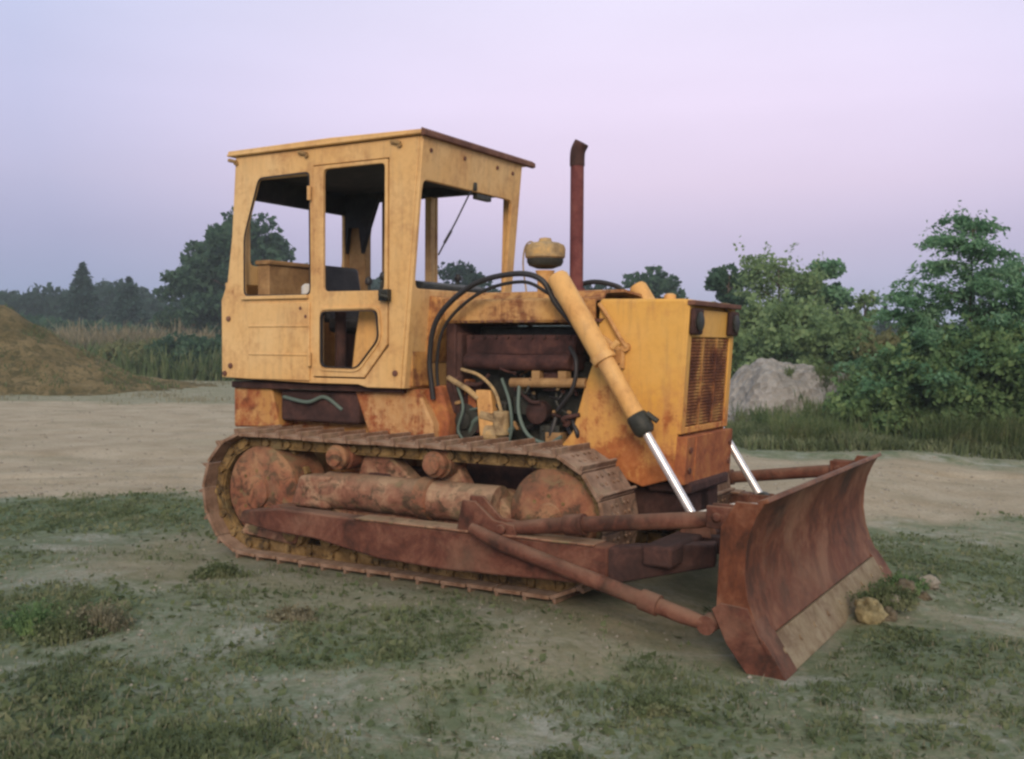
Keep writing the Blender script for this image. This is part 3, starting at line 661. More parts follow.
sp = k.n.new('ShaderNodeSeparateColor'); k.l.new(ca.outputs[0], sp.inputs[0])
nf = k.noise(v, 28, 8, .75); nm = k.noise(v, 3.3, 9, .7); nl = k.noise(v, .6, 6, .6); vf = k.noise(v, 110, 3, .7)
soil = k.ramp(nm, [(.30, (.18, .175, .095)), (.5, (.30, .295, .175)), (.68, (.42, .40, .27))])
cool = k.ramp(k.noise(v, 2.1, 8, .7), [(.35, (.14, .20, .15)), (.55, (.25, .305, .255)), (.70, (.40, .44, .41))])
sxp = k.n.new('ShaderNodeSeparateXYZ'); k.l.new(v, sxp.inputs[0])
lft = k.math('ADD', k.math('MULTIPLY', sxp.outputs[0], -.055), nl)
soil = k.mix(k.ramp(lft, [(.42, (0,)*3), (.62, (1,)*3)]), soil, cool)
soil = k.mix(k.math('MULTIPLY', k.ramp(nf, [(.45, (0,)*3), (.6, (1,)*3)]), .6), soil, (.14, .13, .085))
soil = k.mix(k.ramp(vf, [(.58, (0,)*3), (.68, (.8,)*3)]), soil, (.50, .48, .43))
tint = k.ramp(k.noise(v, 3.6, 9, .78), [(.38, (.13, .14, .07)), (.45, (.20, .235, .16)), (.51, (.29, .25, .20)), (.57, (.22, .27, .21)), (.66, (.46, .44, .39))])
soil = k.mix(.60, soil, tint)
soil = k.mix(k.ramp(k.noise(v, 1.9, 9, .75, .5), [(.42, (.75,)*3), (.52, (0,)*3)]), soil, (.12, .155, .085))
soil = k.mix(k.ramp(k.noise(k.coord(scale=(1, 1.6, 1)), 1.1, 9, .75, .6), [(.52, (0,)*3), (.62, (.7,)*3)]), soil, (.40, .40, .37))
soil = k.mix(k.ramp(k.noise(v, 17, 5, .7), [(.55, (0,)*3), (.66, (.65,)*3)]), soil, (.10, .13, .075))
gr_ = k.ramp(nf, [(.3, (.06, .105, .058)), (.5, (.115, .175, .10)), (.72, (.20, .26, .155))])
gr_ = k.mix(k.ramp(nm, [(.42, (0,)*3), (.62, (.7,)*3)]), gr_, (.15, .16, .085))
gr_ = k.mix(k.ramp(k.noise(v, 9, 6, .7), [(.40, (.6,)*3), (.52, (0,)*3)]), gr_, (.035, .055, .028))
gm = k.math('ADD', sp.outputs[0], k.math('MULTIPLY', k.math('SUBTRACT', nf, .5), 1.9))
gm = k.ramp(k.math('ADD', gm, k.math('MULTIPLY', k.math('SUBTRACT', nm, .5), 1.5)), [(.12, (0,)*3), (.95, (1,)*3)])
soil = k.mix(k.math('MULTIPLY', sp.outputs[2], .5), soil, k.ramp(nm, [(.35, (.22, .18, .11)), (.6, (.37, .305, .205))]))
col = k.mix(gm, soil, gr_)
road = k.ramp(k.noise(v, 1.2, 8, .65), [(.32, (.33, .265, .185)), (.5, (.42, .345, .255)), (.7, (.49, .415, .32))])
road = k.mix(k.ramp(k.noise(k.coord(scale=(.45, 1.1, 1)), 1.3, 10, .72, .6), [(.50, (0,)*3), (.66, (.6,)*3)]), road, (.24, .225, .15))
road = k.mix(k.math('MULTIPLY', k.ramp(nf, [(.45, (0,)*3), (.62, (1,)*3)]), .45), road, (.22, .19, .14))
road = k.mix(k.ramp(vf, [(.58, (0,)*3), (.68, (.6,)*3)]), road, (.55, .50, .43))
rm = k.ramp(k.math('ADD', sp.outputs[1], k.math('MULTIPLY', k.math('SUBTRACT', nm, .5), .7)), [(.25, (0,)*3), (.7, (1,)*3)])
col = k.mix(rm, col, road)
hgt = k.math('ADD', k.math('MULTIPLY', nf, .6), k.math('ADD', k.math('MULTIPLY', nm, .8), k.math('MULTIPLY', vf, .25)))
k.bsdf(col, .95, 0, hgt, .8, .035, spec=.15)
me.materials.append(k.m)
go = bpy.data.objects.new('ground', me); C.objects.link(go); tag(go, kind='structure')

def gz(x, y): return ground_h(x, y)

# ------------------------------------------------------------------ leaves and grass
def leaf_mat(name, a, b, c=None, trans=.42, sc=2.0):
    k = NT(name); v = k.coord()
    n = k.noise(v, sc, 4, .6); n2 = k.noise(v, sc*9, 3, .7)
    f = k.math('ADD', k.math('MULTIPLY', n, .55), k.math('MULTIPLY', n2, .45))
    col = k.ramp(f, [(.36, a), (.50, b), (.62, c or b)])
    b_ = k.bsdf(col, .75, spec=.25)
    t = k.n.new('ShaderNodeBsdfTranslucent'); k.l.new(col, t.inputs[0])
    m = k.n.new('ShaderNodeMixShader'); m.inputs[0].default_value = trans
    k.l.new(b_.outputs[0], m.inputs[1]); k.l.new(t.outputs[0], m.inputs[2]); k.l.new(m.outputs[0], k.out.inputs['Surface'])
    return k.m
L = {
 'far': leaf_mat('far_leaves', (.012, .030, .024), (.024, .056, .042), (.038, .078, .052)),
 'spruce': leaf_mat('spruce_needles', (.008, .024, .022), (.016, .042, .034), (.026, .060, .042), .1),
 'dark': leaf_mat('dark_leaves', (.026, .062, .042), (.052, .108, .066), (.092, .16, .088)),
 'willow': leaf_mat('willow_leaves', (.09, .15, .065), (.18, .27, .12), (.29, .38, .19)),
 'ash': leaf_mat('ash_leaves', (.05, .12, .065), (.12, .25, .13), (.25, .40, .25)),
 'shrub': leaf_mat('shrub_leaves', (.065, .125, .055), (.14, .235, .10), (.26, .36, .15)),
 'olive': leaf_mat('olive_leaves', (.09, .10, .045), (.18, .19, .085), (.29, .26, .13)),
 'dry': leaf_mat('dry_grass', (.17, .145, .085), (.27, .23, .14), (.36, .30, .20)),
 'reed': leaf_mat('tall_weeds', (.06, .10, .04), (.12, .17, .07), (.24, .24, .12)),
 'weed': leaf_mat('weed_blades', (.075, .105, .05), (.14, .175, .085), (.25, .26, .15)),
 'weed2': leaf_mat('dry_weed_blades', (.17, .155, .10), (.26, .24, .16), (.36, .33, .24)),
}
k = NT('bark'); k.bsdf(k.ramp(k.noise(k.coord(scale=(4, 4, .8)), 6, 6, .7), [(.35, (.045, .035, .028)), (.65, (.14, .11, .09))]), .9, 0, k.noise(k.coord(), 30, 5), .5, .02); M['bark'] = k.m
k = NT('pale_bark'); k.bsdf(k.ramp(k.noise(k.coord(scale=(4, 4, .8)), 4, 6, .7), [(.35, (.15, .12, .10)), (.65, (.36, .31, .28))]), .9); M['palebark'] = k.m

def leaf_quads(cen, size, rg, flat=0.0, elong=1.6, dirs=None):
    n = len(cen); size = np.broadcast_to(size, (n,))*rg.uniform(.35, 1.6, n)
    a = rg.normal(size=(n, 3)) if dirs is None else dirs+rg.normal(size=(n, 3))*.45
    a /= np.linalg.norm(a, axis=1, keepdims=True)
    b = rg.normal(size=(n, 3)); b[:, 2] *= (1-flat); b -= a*(a*b).sum(1, keepdims=True); b /= np.linalg.norm(b, axis=1, keepdims=True)
    A = a*(size*elong/2)[:, None]; B = b*(size/2)[:, None]
    co = np.stack([cen-A, cen+B-A*.1, cen+A, cen-B-A*.1], 1).reshape(-1, 3)
    return co, np.arange(n*4).reshape(n, 4)
def leaf_obj(name, co, q, mat, parent=None, loc=None):
    me = quad_mesh(name, co, q); me.materials.append(mat)
    o = bpy.data.objects.new(name, me); C.objects.link(o)
    if parent: o.parent = parent
    if loc: o.location = loc
    return o
def blob_pts(c, r, n, rg, shell=.55):
    d = rg.normal(size=(n, 3)); d /= np.linalg.norm(d, axis=1, keepdims=True)
    rad = rg.uniform(0, 1, n)**(1/3*shell*1.2); rad *= 1+.18*np.sin(d[:, 0]*7+c[0]*3)*np.cos(d[:, 2]*6+c[1])
    return np.array(c)+d*rad[:, None]*np.array(r)
def broad_tree(name, label, cat, x, y, h, w, mat, group=None, seed=1, nl=12000, ls=.10, trunk=.30, limbs=14, shape='round', bark='bark', base=.22, wisp=0.0, blob=.2, zoff=0):
    rg = np.random.default_rng(seed); rr = random.Random(seed)
    root = empty(name, label, cat, (x, y, gz(x, y)+zoff-.02), rr.uniform(0, 6), group)
    tb = MB(); tips = []
    r0 = h*.018+.03
    top = Vector((rr.uniform(-.05, .05)*w, rr.uniform(-.05, .05)*w, h*.9))
    mid = Vector((rr.uniform(-.04, .04)*w, rr.uniform(-.04, .04)*w, h*.45))
    tb.tube(arc_pts([(0, 0, 0), mid, top], 5), [r0*(1-.85*i/10) for i in range(11)], 8)
    for i in range(limbs):
        t = base+(1-base)*((i+rr.random())/limbs)*.93
        p = Vector((0, 0, 0)).lerp(mid, min(1, t/.5)) if t < .5 else mid.lerp(top, (t-.5)/.5)
        a = i*2.4+rr.uniform(-.5, .5)
        if shape == 'round': ext = math.sin(PI*min(1, .16+.84*(t-base)/(1-base)*.93))**.7
        else: ext = (1-.75*((t-base)/(1-base)))
        ext *= w*.5*rr.uniform(.68, 1.02)
        e = p+Vector((math.cos(a)*ext, math.sin(a)*ext, rr.uniform(.02, .16)*h*(.6 if t > .7 else 1)))
        m = p.lerp(e, .5)+Vector((0, 0, .02*h))
        tb.tube([p, m, e], [r0*.45*(1.1-t*.7), r0*.25, r0*.07], 6); tips.append((e, 1.0)); tips.append((m.lerp(e, .3), .8))
        for j in range(3):
            q = m.lerp(e, rr.uniform(.1, .9)); f = q+Vector((rr.uniform(-1, 1), rr.uniform(-1, 1), rr.uniform(-.3, .9)))*w*.13
            tb.tube([q, f], [r0*.15, r0*.04], 5); tips.append((f, rr.uniform(.5, 1)))
    tips.append((top+Vector((0, 0, h*.04)), .7))
    tb.build('trunk', M[bark], root, smooth=True)
    per = nl//len(tips); P = []
    for c, s in tips:
        R_ = w*blob*s*rr.uniform(.75, 1.15)
        P.append(blob_pts(c, (R_, R_, R_*.72), int(per*s)+8, rg))
    if wisp: # thin twigs that stick out of the outline
        for c, s in tips:
            d = Vector((rr.uniform(-1, 1), rr.uniform(-1, 1), rr.uniform(.3, 1.3))).normalized()*w*wisp
            t_ = rg.uniform(0, 1, 26)[:, None]; P.append(np.array(c)+np.array(d)*t_+rg.normal(size=(26, 3))*w*.022)
    P = np.concatenate(P); P[:, 2] = np.maximum(P[:, 2], .05)
    co, q = leaf_quads(P, ls, rg)
    leaf_obj('crown', co, q, L[mat], root); return root
def conifer(label, x, y, h, w, seed, group):
    rg = np.random.default_rng(seed); root = empty('spruce_tree', label, 'tree', (x, y, gz(x, y)-.02), seed, group)
    MB().tube([(0, 0, 0), (0, 0, h*.97)], [h*.02, .02], 8).build('trunk', M['bark'], root)
    P = []; Dr = []
    nb = int(h*16)
    for i in range(nb):
        t = .07+.92*(i/nb)**.9; r = w*.5*(1-t)**.85*rg.uniform(.65, 1.1)+.05; a = i*2.4+rg.uniform(-.4, .4)
        n = 16+int(60*r/(w*.5)); s = rg.uniform(0.05, 1, n)
        p = np.stack([np.cos(a)*r*s, np.sin(a)*r*s, t*h-.22*r*s*s*1.5+.1*r*s], 1)+rg.normal(size=(n, 3))*[.14*r+.03, .14*r+.03, .05*r+.02]
        P.append(p); Dr.append(np.tile([np.cos(a), np.sin(a), -.3], (n, 1)))
    P = np.concatenate(P); co, q = leaf_quads(P, max(.10, h*.02), rg, elong=2.2, dirs=np.concatenate(Dr))
    leaf_obj('crown', co, q, L['spruce'], root); return root
def px(xp, Dst): return (xp-512)/1050*Dst
def tall(yp, Dst): return 1.522+(346-yp)/1050*Dst

# far woods: one continuous mass along the horizon
def woods(label, x0, x1, y0, h, n, seed, mat, depth=14, ls=.5):
    rg = np.random.default_rng(seed); xs_ = rg.uniform(x0, x1, n); dy = rg.uniform(0, depth, n)
    hh = np.array([h*(.78+.30*mn.fractal(Vector((a*.11, seed, d*.05)), .8, 2.2, 5)+.10*mn.noise(Vector((a*.9, seed, 2)))) for a, d in zip(xs_, dy)])
    z = rg.uniform(0, 1, n)**.6*hh
    co, q = leaf_quads(np.stack([xs_, y0+dy, z], 1), ls, rg)
    # solid dark interior so the mass does not read as a screen
    o = leaf_obj('woods', co, q, L[mat]); tag(o, label, 'woods', kind='stuff'); return o
woods('distant dark woodland belt along the horizon on the left', -120, -12, 118, tall(278, 118), 40000, 3, 'far')
woods('distant dark woodland belt along the horizon behind the machine and to the right', -14, 120, 150, tall(312, 150), 24000, 5, 'far', ls=.6)
woods('lower belt of mixed scrub in front of the far woods on the left', -48, -14, 84, tall(312, 84), 13000, 8, 'dark', 8, .34)

G = 'background trees beyond the lot'
conifer('taller pointed spruce at the left, standing above the far woods', px(83, 100), 100, tall(264, 100), 7.0, 21, G)
conifer('shorter broad spruce between the taller spruce and the big round tree', px(129, 96), 96, tall(278, 96), 7.4, 22, G)
conifer('small lone spruce on the horizon left of the big ash tree', px(884, 90), 90, tall(300, 90), 2.6, 23, G)
conifer('tiny spruce on the horizon just right of the small lone spruce', px(901, 96), 96, tall(316, 96), 2.2, 24, G)
broad_tree('broadleaf_tree', 'big dark round tree left of the cab, seen also through its rear window', 'tree', px(240, 72), 72, tall(219, 72), 8.4, 'dark', G, 31, 20000, .24, limbs=24, base=.1, blob=.15)
broad_tree('broadleaf_tree', 'low dark tree at the left foot of the big round tree', 'tree', px(192, 74), 74, tall(258, 74), 4.6, 'dark', G, 32, 6000, .24, base=.1)
broad_tree('broadleaf_tree', 'distant grey green tree seen through the front window of the cab', 'tree', px(468, 80), 80, tall(263, 80), 5.2, 'far', G, 33, 6000, .26, base=.1)
broad_tree('broadleaf_tree', 'distant low tree seen between the exhaust stack and the nose', 'tree', px(600, 84), 84, tall(282, 84), 3.4, 'far', G, 34, 4000, .26, base=.1)
broad_tree('broadleaf_tree', 'distant round tree above the yellow nose of the bulldozer', 'tree', px(655, 66), 66, tall(264, 66), 3.9, 'dark', G, 35, 6500, .2, base=.1)
G2 = 'broadleaf trees right of the bulldozer'
broad_tree('broadleaf_tree', 'dark narrow tree just right of the bulldozer nose', 'tree', px(726, 36), 36, tall(260, 36), 1.9, 'dark', G2, 41, 6000, .11, base=.15)
broad_tree('broadleaf_tree', 'pale willowy tree with thin feathery top in the middle of the right hand group', 'tree', px(776, 32), 32, tall(252, 32), 3.0, 'willow', G2, 42, 14000, .065, base=.1, wisp=.30, blob=.16)
broad_tree('broadleaf_tree', 'taller dark topped tree at the right of the willowy tree', 'tree', px(813, 33), 33, tall(256, 33), 1.9, 'ash', G2, 43, 8000, .10, base=.2)
broad_tree('broadleaf_tree', 'short dark tree at the right edge of the willowy group', 'tree', px(836, 35), 35, tall(276, 35), 1.2, 'dark', G2, 44, 4000, .11, base=.15)
broad_tree('sapling', 'thin wispy sapling between the willowy trees and the big ash tree', 'sapling', px(862, 30), 30, tall(288, 30), 1.0, 'willow', None, 45, 500, .07, base=.35, wisp=.3, blob=.15)
for i, (xp, Dd, yt, w, m, lb) in enumerate((
    (742, 29, 306, 2.2, 'willow', 'light green bush rising right beside the nose behind the grey gravel heap'),
    (790, 27, 304, 2.6, 'willow', 'wide light green bush behind the grey gravel heap'),
    (838, 25, 322, 2.4, 'willow', 'green bush behind the right end of the gravel heap'),
    (880, 24, 336, 2.0, 'olive', 'yellowish bush left of the big ash tree'),
    (915, 23, 345, 1.9, 'olive', 'dry olive bush under the left branches of the ash tree'),
    (858, 18.2, 402, 1.3, 'shrub', 'low dark bramble bush in front of the gravel heap end'),
    (886, 17.7, 376, 1.7, 'shrub', 'dark green shrub beside the road verge right of the heap'),
    (930, 17.4, 338, 1.8, 'shrub', 'dense dark shrub under the ash tree on its left'),
    (974, 17.2, 330, 1.8, 'shrub', 'dense dark shrub right at the ash trunk'),
    (1018, 17.2, 325, 1.9, 'shrub', 'dense dark shrub at the right edge of the picture'),
    (1064, 17.6, 342, 2.2, 'shrub', 'dark shrub beyond the right edge beside the ash tree'))):
    broad_tree('bush', lb, 'bush', px(xp, Dd), Dd, tall(yt, Dd), w, m, 'bushes along the right verge', 50+i, 9000, .085 if Dd > 21 else .06, limbs=15, base=.02, blob=.165, wisp=.26)

# big ash-like tree at the right, with drooping sprays
def ash_tree(label, x, y, h, w, seed):
    rg = np.random.default_rng(seed); rr = random.Random(seed)
    root = empty('ash_tree', label, 'tree', (x, y, gz(x, y)-.02))
    tb = MB(); P = []; Dr = []
    stems = [(0, 0), (.22, .1), (-.2, .15)]
    for si, (sx, sy) in enumerate(stems):
        ht = h*(.93, .78, .62)[si]; lean = Vector(((.03, .85, -.45)[si], (0, .3, .2)[si], 0))
        pts = arc_pts([(sx*.3, sy*.3, 0), (sx+lean.x*.3, sy+lean.y*.3, ht*.45), (sx+lean.x, sy+lean.y, ht)], 6)
        tb.tube(pts, [.055*(1-.85*i/(len(pts)-1)) for i in range(len(pts))], 8)
        for i in range(30 if si == 0 else 20):
            t = .16+.84*(i+rr.random())/(30 if si == 0 else 20); j = min(len(pts)-2, int(t*(len(pts)-1))); p = pts[j].lerp(pts[j+1], t*(len(pts)-1)-j)
            a = rr.uniform(0, 2*PI); l = w*.52*(1-.72*t)*rr.uniform(.55, 1.1)
            dirv = Vector((math.cos(a), math.sin(a), rr.uniform(.1, .55)))
            e = p+dirv*l; m = p+dirv*l*.5+Vector((0, 0, .08)); tb.tube([p, m, e], [.018*(1.2-t), .01, .004], 5)
            for s in range(11):
                q = p.lerp(m, s/4) if s < 4 else m.lerp(e, (s-4)/4)
                b = a+rr.uniform(-1.3, 1.3); ln = rr.uniform(.22, .42)
                n = 42; tt = rg.uniform(0, 1, n)
                sp_ = np.stack([q.x+np.cos(b)*ln*tt, q.y+np.sin(b)*ln*tt, q.z+.08*ln*np.sin(tt*3)-.42*ln*tt*tt], 1)+rg.normal(size=(n, 3))*[.045, .045, .022]
                P.append(np.array([q.x, q.y, q.z])+rg.normal(size=(16, 3))*[.13, .13, .10]); Dr.append(rg.normal(size=(16, 3)))
                P.append(sp_); Dr.append(np.stack([np.cos(b)+rg.normal(size=n)*.8, np.sin(b)+rg.normal(size=n)*.8, np.full(n, -.45)], 1))
    tb.build('trunk', M['bark'], root, smooth=True)
    co, q = leaf_quads(np.concatenate(P), 0.036, rg, flat=.3, elong=2.4, dirs=np.concatenate(Dr))
    leaf_obj('crown', co, q, L['ash'], root); return root
ash_tree('tall ash tree with drooping leaf sprays at the right edge of the lot', px(968, 17.6), 17.6, tall(214, 17.6)*1.03, 3.3, 61)

# tall weeds, reeds and verge plants
def blades(name, label, pts, h, w, mat, seed, lean=.35, cat='weeds', vary=.35):
    """pts: n x 3 feet; two stacked quads per blade"""
    rg = np.random.default_rng(seed); n = len(pts); h = h*rg.uniform(.35, 1.15, n)*np.array([1+vary*mn.noise(Vector((p[0]*.9, p[1]*.9, seed)))*2 for p in pts])
    a = rg.uniform(0, 2*PI, n); ln = rg.uniform(0, lean, n)*h; ww = w*rg.uniform(.6, 1.3, n)
    d = np.stack([np.cos(a), np.sin(a), np.zeros(n)], 1); sdv = np.stack([-np.sin(a), np.cos(a), np.zeros(n)], 1)*ww[:, None]/2
    up = np.array([0, 0, 1.0])
    p0 = pts; p1 = pts+up*(h*.55)[:, None]+d*(ln*.3)[:, None]; p2 = pts+up*h[:, None]+d*ln[:, None]
    co = np.stack([p0-sdv, p0+sdv, p1+sdv*.8, p1-sdv*.8, p2+sdv*.15, p2-sdv*.15], 1).reshape(-1, 3)
    b = np.arange(n)*6; q = np.concatenate([np.stack([b, b+1, b+2, b+3], 1), np.stack([b+3, b+2, b+4, b+5], 1)])
    o = leaf_obj(name, co, q, L[mat]); tag(o, label, cat, kind='stuff'); return o
def scatter(n, fx, accept, seed):
    rr = random.Random(seed); out = []
    while len(out) < n:
        x, y = fx(rr)
        if rr.random() < accept(x, y): out.append((x, y, gz(x, y)-.01))
    return np.array(out)
def view_xy(y0, y1, x0=-40, x1=1064, p=1.0):
    def f(rr):
        y = y0+(y1-y0)*rr.random()**p; return px(rr.uniform(x0, x1), y), y
    return f
def clear(x, y):
    u, v = w2uv(x, y); return not ((-3.55 < u < .1 and -1.13 < v < 1.13) or (.3 < u < .98 and -1.45 < v < 1.45))
blades('grass', 'short green grass and weeds in dark patches over the foreground', scatter(46000, view_xy(2.9, 13, p=1.1), lambda x, y: (.8*grass_mask(x, y)**1.3*sm(-.25, .25, gnoise(x, y, 3.1, 3.3)) if clear(x, y) else 0), 71), .034, .008, 'weed', 71, 1.3, 'grass')
blades('dry_grass', 'sparse dry grass blades between the green patches of the foreground', scatter(15000, view_xy(2.9, 14, p=1.2), lambda x, y: ((.25+.5*grass_mask(x, y))*(1-road_mask(x, y)*.85) if clear(x, y) else 0), 72), .035, .006, 'weed2', 72, 1.4, 'grass')
# flat rosette leaves of ground weeds
pts = scatter(9000, view_xy(2.9, 12, p=1.2), lambda x, y: (grass_mask(x, y)**1.2 if clear(x, y) else 0), 73)
co, q = leaf_quads(pts+np.array([0, 0, .018]), .028, np.random.default_rng(73), flat=.9)
tag(leaf_obj('ground_cover', co, q, L['weed']), 'flat leafy ground cover among the foreground grass', 'ground cover', kind='stuff')
blades('tall_weeds', 'strip of tall brownish weeds at the far edge of the lot behind the sand heap', scatter(16000, lambda rr: (px(rr.uniform(60, 420), 50), rr.uniform(44, 62)), lambda x, y: 1, 74), 1.25, .09, 'reed', 74, .8)
blades('tall_weeds', 'pale dry grass in the field in front of the woods', scatter(15000, lambda rr: (px(rr.uniform(40, 420), 66), rr.uniform(63, 70)), lambda x, y: 1, 75), 2.0, .16, 'dry', 75, .9)
blades('tall_weeds', 'green and straw coloured tall weeds filling the right verge', scatter(16000, lambda rr: (px(rr.uniform(735, 1110), 20), rr.uniform(16.6, 24)), lambda x, y: .1+.9*sm(.0, .35, gnoise(x, y, .8, 2.2)), 76), .45, .03, 'reed', 76, .9)
blades('tall_weeds', 'dark green low weeds at the foot of the right verge', scatter(26000, lambda rr: (px(rr.uniform(728, 1110), 17), rr.uniform(15.7+.3*math.sin(rr.random()*6), 18.6)), lambda x, y: .5+.5*sm(-.2, .2, gnoise(x, y, 1.2, 1.2)), 77), .22, .03, 'weed', 77, 1.2)
blades('tall_weeds', 'straggly grass along the far side of the gravel lot', scatter(5000, lambda rr: (rr.uniform(-24, 5), rr.uniform(26, 42)), lambda x, y: sm(.05, .4, gnoise(x, y, .3, 7.2))+.04, 78), .13, .03, 'weed2', 78)
for i, (xp, Dd, yt, w, lb) in enumerate((
    (205, 47, 342, 3.0, 'dark low bush just left of the cab at the far edge of the lot'),
    (172, 47, 346, 3.2, 'second dark low bush left of the cab'),
    (135, 47, 348, 3.2, 'dark low bush between the sand heap and the other two'),
    (330, 47, 340, 3.6, 'dark low bush hidden mostly behind the cab'))):
    broad_tree('bush', lb, 'bush', px(xp, Dd), Dd, tall(yt, Dd), w, 'dark' if i < 2 else 'olive', 'low bushes at the far edge of the lot', 80+i, 5000, .14, limbs=12, base=.02)

blades('tall_weeds', 'loose tall flowering grass standing in front of the dark shrubs', scatter(5200, lambda rr: (px(rr.uniform(735, 1100), 16.6), rr.uniform(16.0, 17.6)), lambda x, y: sm(-.1, .3, gnoise(x, y, 1.0, 12.2)), 79), .5, .016, 'reed', 79, 1.0)
# ------------------------------------------------------------------ heaps
def heap(name, label, prof_fn, x, y, rx, ry, mat, seed, res=110, amp=.05):
    t = np.linspace(-1, 1, res); Xh, Yh = np.meshgrid(t*rx, t*ry)
    Zh = np.array([prof_fn(a/rx, b/ry)+amp*gnoise(a+seed, b, 1.2, seed, 5)*sm(1.0, .8, math.hypot(a/rx, b/ry)) for a, b in zip(Xh.ravel(), Yh.ravel())])
    me = grid_mesh(name, Xh, Yh, Zh); me.shade_smooth(); me.materials.append(mat)
    o = bpy.data.objects.new(name, me); C.objects.link(o); o.location = (x, y, gz(x, y)); return tag(o, label, 'heap')
k = NT('sand'); v = k.coord()
sand = k.ramp(k.noise(v, .8, 8, .7), [(.36, (.17, .14, .065)), (.48, (.28, .215, .105)), (.62, (.42, .32, .17))])
sand = k.mix(k.ramp(k.noise(k.coord(scale=(1, 1, .5)), 3.5, 8, .75), [(.48, (0,)*3), (.58, (.75,)*3)]), sand, (.12, .115, .055))
k.bsdf(sand, .95, 0, k.noise(v, 4, 10, .8), 1.0, .4, spec=.1); M['sand'] = k.m
k = NT('gravel'); v = k.coord()
vo = k.n.new('ShaderNodeTexVoronoi'); vo.inputs['Scale'].default_value = 9; k.l.new(v, vo.inputs['Vector'])
gv = k.ramp(k.noise(v, 1.6, 8, .7), [(.38, (.17, .155, .14)), (.6, (.28, .26, .245))])
gv = k.mix(.35, gv, k.ramp(vo.outputs['Color'], [(.1, (.09, .085, .075)), (.9, (.42, .40, .38))]))
k.bsdf(gv, .95, 0, vo.outputs['Distance'], .8, .06, spec=.15); M['gravel'] = k.m
def cone(p0, px_, pw):
    def f(a, b):
        r = math.hypot((a-px_), b*1.05); e = math.hypot(a, b)
        return p0*max(0, 1-r/pw)**1.15*sm(1.02, .8, e)-.05*sm(.9, 1, e)
    return f
def dome(p0):
    return lambda a, b: p0*max(0, 1-math.hypot(a, b)**2.6)-.05*sm(.9, 1, math.hypot(a, b))
heap('sand_heap', 'large sandy earth heap overgrown in places at the left edge of the lot', cone(tall(300, 34)+.25, -.08, .95), px(-18, 34), 34.5, 6.6, 5.0, M['sand'], 4.0, amp=.16)
heap('sand_heap', 'low pale sand tail running out right of the large heap', cone(.75, -.3, 1.2), px(100, 37), 37.5, 4.6, 2.6, M['sand'], 9.0, amp=.08)
heap('gravel_heap', 'grey gravel heap beside the nose in front of the green bushes', dome(tall(361, 20.5)), px(790, 20.5), 20.8, 1.55, 1.3, M['gravel'], 6.0, amp=.26)
heap('gravel_heap', 'lower overgrown end of the gravel heap partly hidden by brambles', dome(tall(370, 20.5)), px(846, 20.5), 20.6, 1.3, .9, M['gravel'], 7.0, amp=.2)

def on_heap(o, n, seed, zmin=.05):            # weeds rooted on a heap
    rr = random.Random(seed); vs_ = [o.location+v_.co for v_ in o.data.vertices if v_.co.z > zmin]
    out = []
    while len(out) < n:
        p = rr.choice(vs_)
        if seed == 6 and (p.x < o.location.x-.1 and p.z-o.location.z > .35): continue
        if sm(-.1, .3, gnoise(p.x, p.y, 1.1, seed*.7)) > rr.random(): out.append((p.x+rr.uniform(-.05, .05), p.y+rr.uniform(-.05, .05), p.z-.02))
    return np.array(out)
H_ = [o for o in C.objects if o.get('category') == 'heap']
blades('heap_weeds', 'weeds growing on the big sand heap', on_heap(H_[0], 3500, 5), .14, .03, 'reed', 301, 1.0)
blades('heap_weeds', 'grass and weeds growing over the grey gravel heap', np.concatenate([on_heap(H_[2], 2600, 6, .1), on_heap(H_[3], 4200, 7, .05)]), .20, .022, 'reed', 302, 1.0)
# ------------------------------------------------------------------ stones and clods
k = NT('stone'); v = k.coord()
k.bsdf(k.ramp(k.noise(v, 5, 8, .7), [(.35, (.19, .165, .13)), (.65, (.36, .33, .28))]), .9, 0, k.noise(v, 14, 8, .7), .6, .02); M['stone'] = k.m
k = NT('yellow_stone'); v = k.coord()
k.bsdf(k.ramp(k.noise(v, 6, 8, .7), [(.40, (.10, .08, .035)), (.60, (.34, .28, .15))]), .9, 0, k.noise(v, 14, 8, .7), .6, .02); M['ystone'] = k.m
k = NT('clod'); v = k.coord()
k.bsdf(k.ramp(k.noise(v, 9, 8, .7), [(.38, (.08, .065, .04)), (.62, (.22, .18, .12))]), .95, 0, k.noise(v, 22, 8, .75), 1.0, .03); M['clod'] = k.m
k = NT('pale_stone'); k.bsdf(k.ramp(k.noise(k.coord(), 5, 8, .7), [(.35, (.38, .38, .36)), (.65, (.58, .58, .55))]), .9); M['pstone'] = k.m
def stone(name, label, x, y, s, mat, seed, sq=(1, 1, .7), group=None, sink=.25):
    bm = bmesh.new(); bmesh.ops.create_icosphere(bm, subdivisions=4, radius=1)
    for v_ in bm.verts:
        d = 1+.42*mn.fractal(v_.co*1.1+Vector((seed, 0, 0)), .8, 2.1, 4)+.10*mn.noise(v_.co*6+Vector((seed,)*3))
        v_.co = Vector((v_.co.x*sq[0], v_.co.y*sq[1], v_.co.z*sq[2]))*s*d
    me = bpy.data.meshes.new(name); bm.to_mesh(me); bm.free(); me.shade_smooth(); me.materials.append(mat)
    o = bpy.data.objects.new(name, me); C.objects.link(o); o.location = (x, y, gz(x, y)+s*sq[2]*(1-2*sink)*.8); o.rotation_euler = (0, 0, seed)
    return tag(o, label, 'stone', group)
def at_uv(u, v): return uv2w(u, v)
x, y = at_uv(1.03, -.02); stone('stone', 'yellowish clod of rock lying against the blade cutting edge', x, y, .10, M['ystone'], 1.3, (1, .9, .85))
